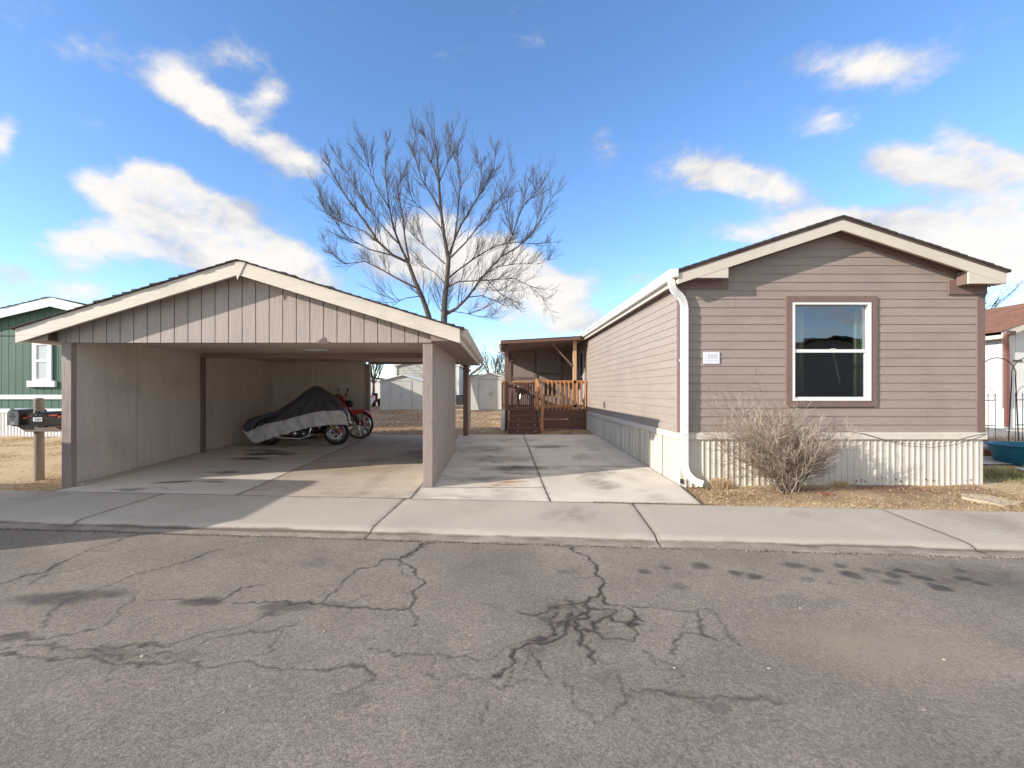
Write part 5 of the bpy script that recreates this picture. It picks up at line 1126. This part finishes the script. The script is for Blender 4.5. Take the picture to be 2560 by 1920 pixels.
r.location = (gx, gy, gz0); LOC[r.name] = Vector((gx, gy, gz0))
m = MB(); m.lathe([(0,0),(.085,0),(.10,.06),(.08,.13),(.05,.17),(0,.18)], (gx,gy,gz0+.12), n=14); m.build('body', mt['vinyl'], r, smooth=True)
m = MB(); m.lathe([(0,.0),(.06,.03),(.07,.09),(.045,.15),(0,.17)], (gx,gy,gz0+.28), n=14); m.build('head', M('faded_pink', (.52,.27,.24), .6), r, smooth=True)
m = MB(); m.box(gx-.12,gx+.12,gy-.1,gy+.1,gz0-.02,gz0+.12); m.build('base', mt['brick'], r)
# garden arch of two iron hoops with spear fencing
def arch(cx, y, w, h, label, lean):
    zb = ground_z(cx, y); r = empty('garden_arch', (cx, y, zb), label, 'garden arch', 'iron arches of the trellis'); w2 = w/2
    hoop = lambda yy: [(cx-w2-lean, yy, zb-.05),(cx-w2, yy, zb+h-w2*1.15)] + [(cx+w2*1.05*math.cos(math.pi*(1-i/12)), yy, zb+h-w2*1.05+w2*1.05*math.sin(math.pi*i/12)) for i in range(1,12)] + [(cx+w2, yy, zb+h-w2*1.15),(cx+w2+lean, yy, zb-.05)]
    for yy in (y,): m = MB(); m.tube(hoop(yy), .011, 6, ref=(0,1,0)); m.build('hoop', mt['iron'], r)
    return r
arch(10.52, 9.75, .78, 2.02, 'iron garden arch nearest the tan house, left of the brown downspout', .08)
arch(11.45, 9.95, .80, 2.04, 'iron garden arch at the right edge of the picture', .08)
def spear(x0, x1, y, label, n):
    zb = ground_z((x0+x1)/2, y); r = empty('spear_fence', ((x0+x1)/2, y, zb), label, 'garden fence', 'low iron fences under the arches')
    m = MB(); m.bar((x0,y,zb+.55),(x1,y,zb+.55),.016,.016); m.bar((x0,y,zb+1.1),(x1,y,zb+1.1),.016,.016); m.build('rail', mt['iron'], r)
    m = MB()
    for k in range(3):
        c = lerp(x0, x1, (k+.5)/3); m.tube([(c+.16*math.cos(math.pi*i/8), y, zb+1.1+.3*math.sin(math.pi*i/8)) for i in range(9)], .006, 4, ref=(0,1,0))
    m.build('scrollwork', mt['iron'], r)
    for i in range(n): x = lerp(x0, x1, i/(n-1)); m = MB(); m.tube([(x,y,zb-.02),(x,y,zb+1.18),(x,y,zb+1.2),(x,y,zb+1.27)], [.006,.006,.012,.001], 5, ref=(0,1,0)); m.build('picket', mt['iron'], r)
spear(9.65, 10.75, 10.0, 'low iron spear fence left of the brown downspout', 8)
spear(11.3, 12.4, 10.1, 'low iron spear fence at the right edge beneath the second arch', 8)
for i, (x, y, lab) in enumerate(((10.4,10.25,'dry weeds at the foot of the left spear fence'),(11.0,10.3,'dry weeds between the two garden arches'),(11.7,10.4,'dry weeds at the foot of the right spear fence'),(9.9,10.2,'dry weeds beside the corner of the tan house'))): tuft(x, y, 260, .38, 40+i, lab, .75)
# stones and chips on the street
gg = random.Random(6); pts = [(355,1640,.022),(810,1577,.013),(1686,1671,.022),(1922,1673,.024),(2310,1776,.018),(2360,1650,.024),(1500,1675,.008),(1370,1357,.014),(625,1715,.016),(560,1780,.012),(385,1690,.008),(2000,1520,.014),(1735,1505,.018)]
for i, (px, py, s) in enumerate(pts):
    x, y = gp(px, py, RZ); s *= .5; m = MB(); n = 7; top = [(x + s*.7*math.cos(6.28*k/n)*gg.uniform(.7,1.1), y + s*.5*math.sin(6.28*k/n)*gg.uniform(.7,1.1), RZ+s*.55) for k in range(n)]; bot = [(x + s*math.cos(6.28*k/n)*gg.uniform(.8,1.2), y + s*.7*math.sin(6.28*k/n)*gg.uniform(.8,1.2), RZ-.004) for k in range(n)]
    m.add(top+bot, [tuple(range(n))] + [(k,n+k,n+(k+1)%n,(k+1)%n) for k in range(n)])
    o = m.build('pebble', mt['rockm'], None); tag(o, 'small tan stone chip lying on the asphalt', 'stone', 'stone chips on the asphalt')
n = 3200; g2 = np.random.default_rng(8); u = g2.uniform(-6, 6.8, n); v = V_PAN + g2.normal(-.015, .022, n); x = u*CS + v*SN; y = -u*SN + v*CS; s = g2.uniform(.002,.0065,n); z = RZ + .001
V = np.stack([np.stack([x-s,y-s,x*0+z],-1), np.stack([x+s,y-s,x*0+z],-1), np.stack([x+s,y+s,x*0+z],-1), np.stack([x-s,y+s,x*0+z],-1), np.stack([x,y,x*0+z+s*1.3],-1)],1).reshape(-1,3); i = np.arange(n)*5
Fq = np.concatenate([np.stack([i+a,i+b,i+4],-1) for a,b in ((0,1),(1,2),(2,3),(3,0))])
o = np_mesh('gravel', V, Fq, [M('gravel_mat', (.4,.36,.3), .9, attr=('tone', [(.06,.05,.04),(.16,.13,.10),(.38,.33,.27)]))], {'tone': np.repeat(g2.uniform(0,1,n),5)}); tag(o, 'fine loose gravel gathered along the edge of the gutter', 'gravel', kind='stuff')
# weeds in the joint between driveway and sidewalk
def joint_weeds(u0, u1_, n, seed, name, label):
    g3 = np.random.default_rng(seed); u = g3.uniform(u0, u1_, n); v = V_BACK + g3.normal(.0, .012, n); x = u*CS+v*SN; y = -u*SN+v*CS; h = g3.uniform(.006,.028,n); a = g3.uniform(0,6.28,n)
    V = np.stack([np.stack([x-.003,y,x*0],-1), np.stack([x+.003,y,x*0],-1), np.stack([x+np.cos(a)*h,y+np.sin(a)*h*.5,h],-1)],1).reshape(-1,3); i = np.arange(n)*3
    o = np_mesh(name, V, np.stack([i,i+1,i+2],-1), [M(name+'_m', (.2,.15,.1), .9, attr=('tone', [(.10,.08,.04),(.28,.18,.09),(.13,.14,.05)]))], {'tone': np.repeat(g3.uniform(0,1,n),3)}); tag(o, label, 'weeds', kind='stuff')
joint_weeds(uv(1.2,5.9)[0], uv(2.7,5.8)[0], 1500, 5, 'joint_weeds', 'brown weeds in the joint at the front right edge of the driveway')

# ================================================================== MOTORCYCLES
def mwheel(parent, c, r, w, rimmat, spokes, sw, rotor=True, blade=False):
    x, y, z = c; q = w/2; tw = .055 if blade else .075
    m = MB(); m.lathe([(r-tw, -q*.75), (r-tw*.5, -q*1.0), (r-tw*.12, -q*.75), (r, -q*.2), (r, q*.2), (r-tw*.12, q*.75), (r-tw*.5, q), (r-tw, q*.75), (r-tw, -q*.75)], c, 'y', 48); t = m.build('wheel', mt['tyre'], parent, smooth=True)
    ri = r - tw; m = MB(); m.lathe([(ri+.004,-q*.8),(ri-.006,-q*.85),(ri-.022,-q*.7),(ri-.026,0),(ri-.022,q*.7),(ri-.006,q*.85),(ri+.004,q*.8)], c, 'y', 48)
    m.lathe([(0,-q*.8),(.035,-q*.8),(.045,-q*.4),(.045,q*.4),(.035,q*.8),(0,q*.8)], c, 'y', 16)
    for i in range(spokes):
        a = 2*math.pi*i/spokes + .25
        if blade:
            for da, k in ((-.035, .55), (.035, .55)):
                pass
            a1 = a + .10; p0 = (x+.04*math.cos(a), z+.04*math.sin(a)); P = [(x+.04*math.cos(a-.2), z+.04*math.sin(a-.2)), (x+(ri-.02)*math.cos(a-.02), z+(ri-.02)*math.sin(a-.02)), (x+(ri-.02)*math.cos(a+.19), z+(ri-.02)*math.sin(a+.19)), (x+.04*math.cos(a+.1), z+.04*math.sin(a+.1))]
            m.prism(P, 'y', y-q*.55, y-q*.25)
        else:
            for da in (-.16, .16):
                m.bar((x+.04*math.cos(a), y-q*.4, z+.04*math.sin(a)), (x+(ri-.018)*math.cos(a+da), y-q*.5, z+(ri-.018)*math.sin(a+da)), .02, .016, (0,1,0))
    m.build('rim', rimmat, t, smooth=False)
    if rotor: m = MB(); m.lathe([(r*.40,-q*1.02),(r*.50,-q*1.02),(r*.50,-q*.95),(r*.40,-q*.95),(r*.40,-q*1.02)], c, 'y', 40); m.build('brake_disc', mt['alu'], t)
    return t
mt['rimd'] = M('machined_rim', (.22,.22,.23), .3, .3, 30, metal=1)
def motorcycle(label, x0, x1, y, zb, rf, rr, body, gold, lamp, sc_=1.0, show=True, fend=None):
    r = empty('motorcycle', ((x0+x1)/2, y, zb), label, 'motorcycle', 'motorcycles parked in the carport'); wb = x1 - x0
    X = lambda t: x0 + t * wb
    mwheel(r, (x1, y, zb+rf), rf, .12, mt['rimd'] if fend is None else mt['chrome'], 5 if fend is None else 10, .02, blade=fend is not None)
    mwheel(r, (x0, y, zb+rr), rr, .19, mt['alu'], 5, .02)
    if fend:
        m = MB(); m.lathe([(rf+.02,-.085),(rf+.045,-.06),(rf+.055,0),(rf+.045,.06),(rf+.02,.085),(rf+.012,.08),(rf+.012,-.08),(rf+.02,-.085)], (x1,y,zb+rf), 'y', 28, R(28), R(165)); m.build('front_fender', fend, r, smooth=True)
        m = MB(); m.prism([(x1-.53*rf-.24, zb+.62),(x1-.18, zb+2*rf+.02),(x1+.16, zb+2*rf-.01),(x1-.02,zb+2*rf-.08),(x1-.20,zb+1.62*rf),(x1-.42,zb+.50)], 'y', y-.088, y-.07); m.build('fender_side', fend, r, bevel=.006)
    m = MB(); hz = zb + 1.02
    top = (x1 - .42*sc_, hz)
    for dy in (-.10, .10):
        m.tube([(x1, y+dy, zb+rf), (lerp(x1, top[0], .62), y+dy, lerp(zb+rf, top[1], .62)), (top[0], y+dy, top[1])], [.030,.026,.022], 10, ref=(0,1,0))
    m.build('fork', mt['chrome'] if fend is None else mt['black'], r, smooth=True)
    if gold: m = MB(); m.tube([(x1-.035, y-.135, zb+rf+.07), (x1-.10, y-.135, zb+rf+.26)], .026, 10, ref=(0,1,0)); m.build('fork_leg', mt['gold'], r, smooth=True)
    m = MB(); m.prism([(x1+.06,zb+rf-.03),(x1+.15,zb+rf+.03),(x1+.14,zb+rf+.14),(x1+.07,zb+rf+.12)], 'y', y-.115, y-.07); m.build('brake_caliper', mt['crim'], r, bevel=.006)
    m = MB(); m.tube([(top[0], y, top[1]), (X(.62), y, zb+.84), (X(.38), y, zb+.62), (X(.05), y, zb+.50)], .022, 8, ref=(0,1,0))
    for dy in (-.12,.12): m.tube([(top[0]+.03, y, top[1]-.15), (X(.66), y+dy, zb+.18), (X(.25), y+dy, zb+.17), (x0, y+dy, zb+rr)], .018, 8, ref=(0,1,0))
    m.build('frame', mt['black'], r, smooth=True)
    m = MB(); tkx = X(.56); P = [(X(.40),zb+.70),(X(.44),zb+.86),(X(.56),zb+.95),(X(.70),zb+.92),(X(.735),zb+.80),(X(.60),zb+.70)]; m.prism(P, 'y', y-.13, y+.13); m.build('fuel_tank', body, r, bevel=.05)
    m = MB(); m.prism([(X(.02),zb+.70),(X(.10),zb+.72),(X(.28),zb+.64),(X(.42),zb+.70),(X(.40),zb+.62),(X(.26),zb+.56),(X(.05),zb+.62)], 'y', y-.14, y+.14); m.build('seat', mt['blackm'], r, bevel=.03)
    m = MB(); m.lathe([(rr+.03,-.12),(rr+.05,-.09),(rr+.06,0),(rr+.05,.09),(rr+.03,.12),(rr+.02,.11),(rr+.02,-.11),(rr+.03,-.12)], (x0,y,zb+rr), 'y', 24, R(20), R(170)); m.build('rear_fender', body, r, smooth=True)
    # V-twin: crankcase, two finned cylinders, primary cover, pipes
    m = MB(); m.box(X(.36),X(.60),y-.13,y+.13,zb+.18,zb+.42); m.lathe([(0,-.175),(.11,-.17),(.12,-.13)], (X(.42),y,zb+.30), 'y', 20); m.lathe([(0,-.17),(.085,-.165),(.09,-.13)], (X(.55),y,zb+.29), 'y', 20)
    e = m.build('engine', mt['darkm'], r, bevel=.015)
    for s in (-1, 1):
        m = MB(); a = s * .38
        for k in range(8):
            d = .40 + k*.030; cx_ = X(.48) + math.sin(a)*(d-.30); m.box(cx_-.075, cx_+.075, y-.085, y+.085, zb+d, zb+d+.016)
        cx_ = X(.48) + math.sin(a)*.36; m.box(cx_-.07, cx_+.07, y-.075, y+.075, zb+.64, zb+.70); m.build('cylinder', mt['darkm'], e, bevel=.004)
        m = MB(); m.tube([(X(.48)+math.sin(a)*.1, y-.14, zb+.36), (X(.48)+math.sin(a)*.33, y-.12, zb+.62)], .014, 8, ref=(0,1,0)); m.build('pushrod_tube', mt['chrome'], e)
    m = MB()
    m.lathe([(0,-.04),(.07,-.035),(.08,0)], (X(.50),y-.16,zb+.52), 'y', 20); m.lathe([(.0,-.015),(.045,-.012),(.05,0)], (X(.42),y-.176,zb+.30), 'y', 16); m.lathe([(.0,-.015),(.03,-.012),(.035,0)], (X(.55),y-.171,zb+.29), 'y', 16); m.build('chrome_cover', mt['chrome'], e, smooth=True)
    m = MB(); m.tube([(X(.60),y-.13,zb+.55),(X(.66),y-.15,zb+.45),(X(.63),y-.17,zb+.24),(X(.50),y-.18,zb+.17),(X(.2),y-.18,zb+.20),(X(-.05),y-.18,zb+.25)], [.022,.022,.022,.024,.034,.036], 12, ref=(0,1,0))
    m.tube([(X(.40),y-.12,zb+.52),(X(.36),y-.17,zb+.42),(X(.34),y-.18,zb+.28),(X(.2),y-.19,zb+.27)], .02, 10, ref=(0,1,0)); m.build('exhaust_pipe', mt['chrome'] if fend is None else mt['black'], r, smooth=True)
    m = MB(); m.bar((X(.62),y-.22,zb+.26),(X(.72),y-.24,zb+.28),.04,.018); m.bar((X(.62),y-.10,zb+.22),(X(.66),y-.24,zb+.25),.02,.02); m.tube([(X(.55),y-.12,zb+.18),(X(.60),y-.22,zb+.02),(X(.64),y-.23,zb+.015)], .010, 6, ref=(0,1,0)); m.build('kickstand', mt['alu'], r)
    m = MB(); hb = (top[0]-.02, top[1]+.02); hw = 1 if fend else .6
    m.tube([(hb[0]-.12,y-hw*.40,hb[1]+.12),(hb[0]-.02,y-hw*.28,hb[1]+.16),(hb[0],y-.08,hb[1]+.03),(hb[0],y+.08,hb[1]+.03),(hb[0]-.02,y+hw*.28,hb[1]+.16),(hb[0]-.12,y+hw*.40,hb[1]+.12)], .014, 8, ref=(0,0,1)); hbo = m.build('handlebar', mt['black'], r, smooth=True)
    for s in ((-1,1) if fend else ()):
        m = MB(); m.tube([(hb[0]-.05,y+s*.3,hb[1]+.16),(hb[0]-.02,y+s*.33,hb[1]+.25)], .006, 6); m.lathe([(0,-.012),(.045,-.01),(.05,.004),(0,.004)], (hb[0]-.02,y+s*.36,hb[1]+.27), 'x', 16); m.build('mirror', mt['black'], hbo)
    m = MB(); m.lathe([(0,.10),(.05,.095),(.085,.06),(.09,0),(.07,-.08),(0,-.10)], (top[0]+.12,y,hz-.08), 'x', 20); m.build('headlight', lamp, r, smooth=True)
    return r
ZB1, ZB2 = slab_z(0, 11.2) + .002, slab_z(0, 12.45) + .002
motorcycle('black motorcycle hidden under a cover with its cast front wheel showing', -5.63, -4.00, 11.2, ZB1, .305, .305, mt['black'], True, mt['chrome'])
bk2 = motorcycle('orange-red motorcycle with a large bladed front wheel behind the covered one', -5.58, -3.80, 12.38, ZB2, .37, .31, mt['crim'], False, mt['black'], sc_=.95, fend=mt['red'])
# fairing and windscreen stub of the red motorcycle
m = MB(); yy = 12.38; zz = ZB2
SEC = [(-4.55, .98, .10, 1.14), (-4.42, .86, .20, 1.19), (-4.26, .74, .25, 1.12), (-4.13, .66, .20, .96), (-4.02, .64, .08, .80)]; V = []; n = 12
for (x, z0, w, z1) in SEC:
    for i in range(n): a = 2*math.pi*i/n; V.append((x, yy + w*math.cos(a), zz + (z0+z1)/2 + (z1-z0)/2*math.sin(a)))
m.add(V, [(i*n+j, i*n+(j+1)%n, (i+1)*n+(j+1)%n, (i+1)*n+j) for i in range(4) for j in range(n)] + [tuple(range(n)), tuple(range(4*n, 5*n))]); m.build('fairing', mt['crim'], bk2, smooth=True)
m = MB(); m.lathe([(0,.06),(.06,.05),(.075,0),(.05,-.05)], (-4.20,12.20,ZB2+1.08), 'x', 16); m.build('turn_lamp', mt['crim'], bk2, smooth=True)
# cover
TOP = [(105,760),(125,700),(170,650),(330,597),(480,562),(650,502),(850,372),(1050,212),(1150,152),(1190,138),(1235,148),(1300,180),(1450,280),(1560,385),(1610,470),(1640,560),(1668,690)]
BND = [(105,800),(150,855),(300,772),(450,715),(700,665),(900,610),(1100,555),(1270,525),(1450,518),(1620,517),(1650,600),(1668,700)]
BOT = [(105,815),(150,880),(200,950),(270,1008),(350,990),(500,940),(700,880),(900,820),(1100,768),(1300,742),(1500,722),(1650,728),(1668,740)]
WID = [(105,.06),(170,.14),(400,.20),(800,.25),(1100,.34),(1250,.38),(1450,.32),(1600,.22),(1668,.14)]
def ip(T, x):
    a, b = [p[0] for p in T], [p[1] for p in T]; s_ = min(45, x - 105, 1668 - x); return float(sum(np.interp(x + k * s_ / 4, a, b) for k in range(-4, 5)) / 9)
cy = 11.2; rowsB, rowsG = 12, 8; ns = 120; VB = []; VG = []; side_rows = []
def cpt(x, py, yy): sx_ = 590 + .16727*x; sy_ = 940 + .16727*py; return ((sx_-CX)/F*yy, yy, H + (CY-sy_)/F*yy)
gB = MB(); gG = MB()
for side in (-1, 1):
    gridB = []; gridG = []
    for i in range(ns + 1):
        x = lerp(105, 1668, i/ns); t0, tb, t1 = ip(TOP, x), ip(BND, x), ip(BOT, x); w = ip(WID, x); tb = max(tb, t0 + 2); t1 = max(t1, tb + 2)
        for j in range(rowsB + rowsG + 1):
            if j <= rowsB: py = lerp(t0, tb, j/rowsB)
            else: py = lerp(tb, t1, (j-rowsB)/rowsG)
            f = (py - t0) / max(t1 - t0, 1); off = w * math.sin(min(1, f*1.35) * math.pi/2) ** .8
            ang = math.atan2(py - 140, x - 1190); rad = math.hypot(py-140, x-1190)
            fold = .010 * math.sin(ang*17 + 1.3*math.sin(rad*.011)) * min(1, rad/350) + .007 * math.sin(ang*31 + 2) * min(1, rad/500) + .007 * math.sin(x*.019 - py*.016) * f + .006*math.sin(x*.06+py*.045) * (j > rowsB) * (x < 700) + .010 * math.sin(x*.031 + math.sin(py*.02)*2) * f * f
            off = max(0, off + fold * (0 if j == 0 else 1) * 3.2)
            X_, Y_, Z_ = cpt(x, py, cy - off) if side < 0 else cpt(x, py, cy - off)
            P = (X_, cy - off, Z_) if side < 0 else (X_, cy + off, Z_)
            if j <= rowsB: gridB.append(P)
            if j >= rowsB: gridG.append(P)
    for mb, gd, nr in ((gB, gridB, rowsB + 1), (gG, gridG, rowsG + 1)):
        mb.add(gd, [(a*nr+b, (a+1)*nr+b, (a+1)*nr+b+1, a*nr+b+1) for a in range(ns) for b in range(nr-1)])
cv = empty('motorcycle_cover', (-4.9, cy, ZB1), 'black and grey fabric cover draped over the front motorcycle', 'motorcycle cover')
gB.build('black_panel', mt['cov_b'], cv, smooth=True); gG.build('grey_panel', mt['cov_g'], cv, smooth=True)

# ================================================================== PARKED VAN (left of the photo: its shadow falls on street and carport floor)
vx, vy = -7.9, 4.35; vr = empty('parked_van', (-9.6, 4.2, RZ), 'white van parked at the kerb left of the carport', 'van'); VH = 1.98
def vp(u, w_, z): x = -7.2 - u * CS + w_ * SN; y = 3.38 + u * SN + w_ * CS; return (x, y, RZ + z)
prof = [(.0,.45),(.0,1.0),(.10,VH-.12),(.22,VH),(3.4,VH),(4.2,1.20),(4.85,1.02),(4.95,.45)]
m = MB(); n = len(prof); m.add([vp(a, 0, b) for a, b in prof] + [vp(a, 2.15, b) for a, b in prof], [tuple(range(n)), tuple(range(2*n-1, n-1, -1))] + [(i,(i+1)%n,n+(i+1)%n,n+i) for i in range(n)]); m.build('body', mt['white'], vr, bevel=.05)
for w_ in (-.006, 2.156):
    for a, b in ((.5,1.5),(1.6,2.6),(2.7,3.45)): m = MB(); q = [vp(a,w_,1.15),vp(b,w_,1.15),vp(b,w_,1.68),vp(a,w_,1.68)]; m.add(q, [(0,1,2,3)]); m.build('window', mt['glassdk'], vr)
m = MB(); m.add([vp(.035,.2,1.15),vp(.035,1.75,1.15),vp(.085,1.75,1.7),vp(.085,.2,1.7)], [(0,1,2,3)]); m.build('rear_window', mt['glassdk'], vr)
for a in (.95, 4.0):
    for w_ in (.08, 2.07):
        c = vp(a, w_, .33); m = MB(); m.lathe([(0,-.11),(.2,-.11),(.22,-.115),(.32,-.10),(.33,0),(.32,.10),(.22,.115),(.2,.11),(0,.11)], c, 'y', 24); m.build('wheel', mt['tyre'], vr, smooth=True)
for w_ in (.08, 1.72): m = MB(); m.add([vp(-.004,w_,.75),vp(-.004,w_+.15,.75),vp(-.004,w_+.15,1.0),vp(-.004,w_,1.0)], [(0,1,2,3)]); m.build('tail_light', mt['crim'], vr)
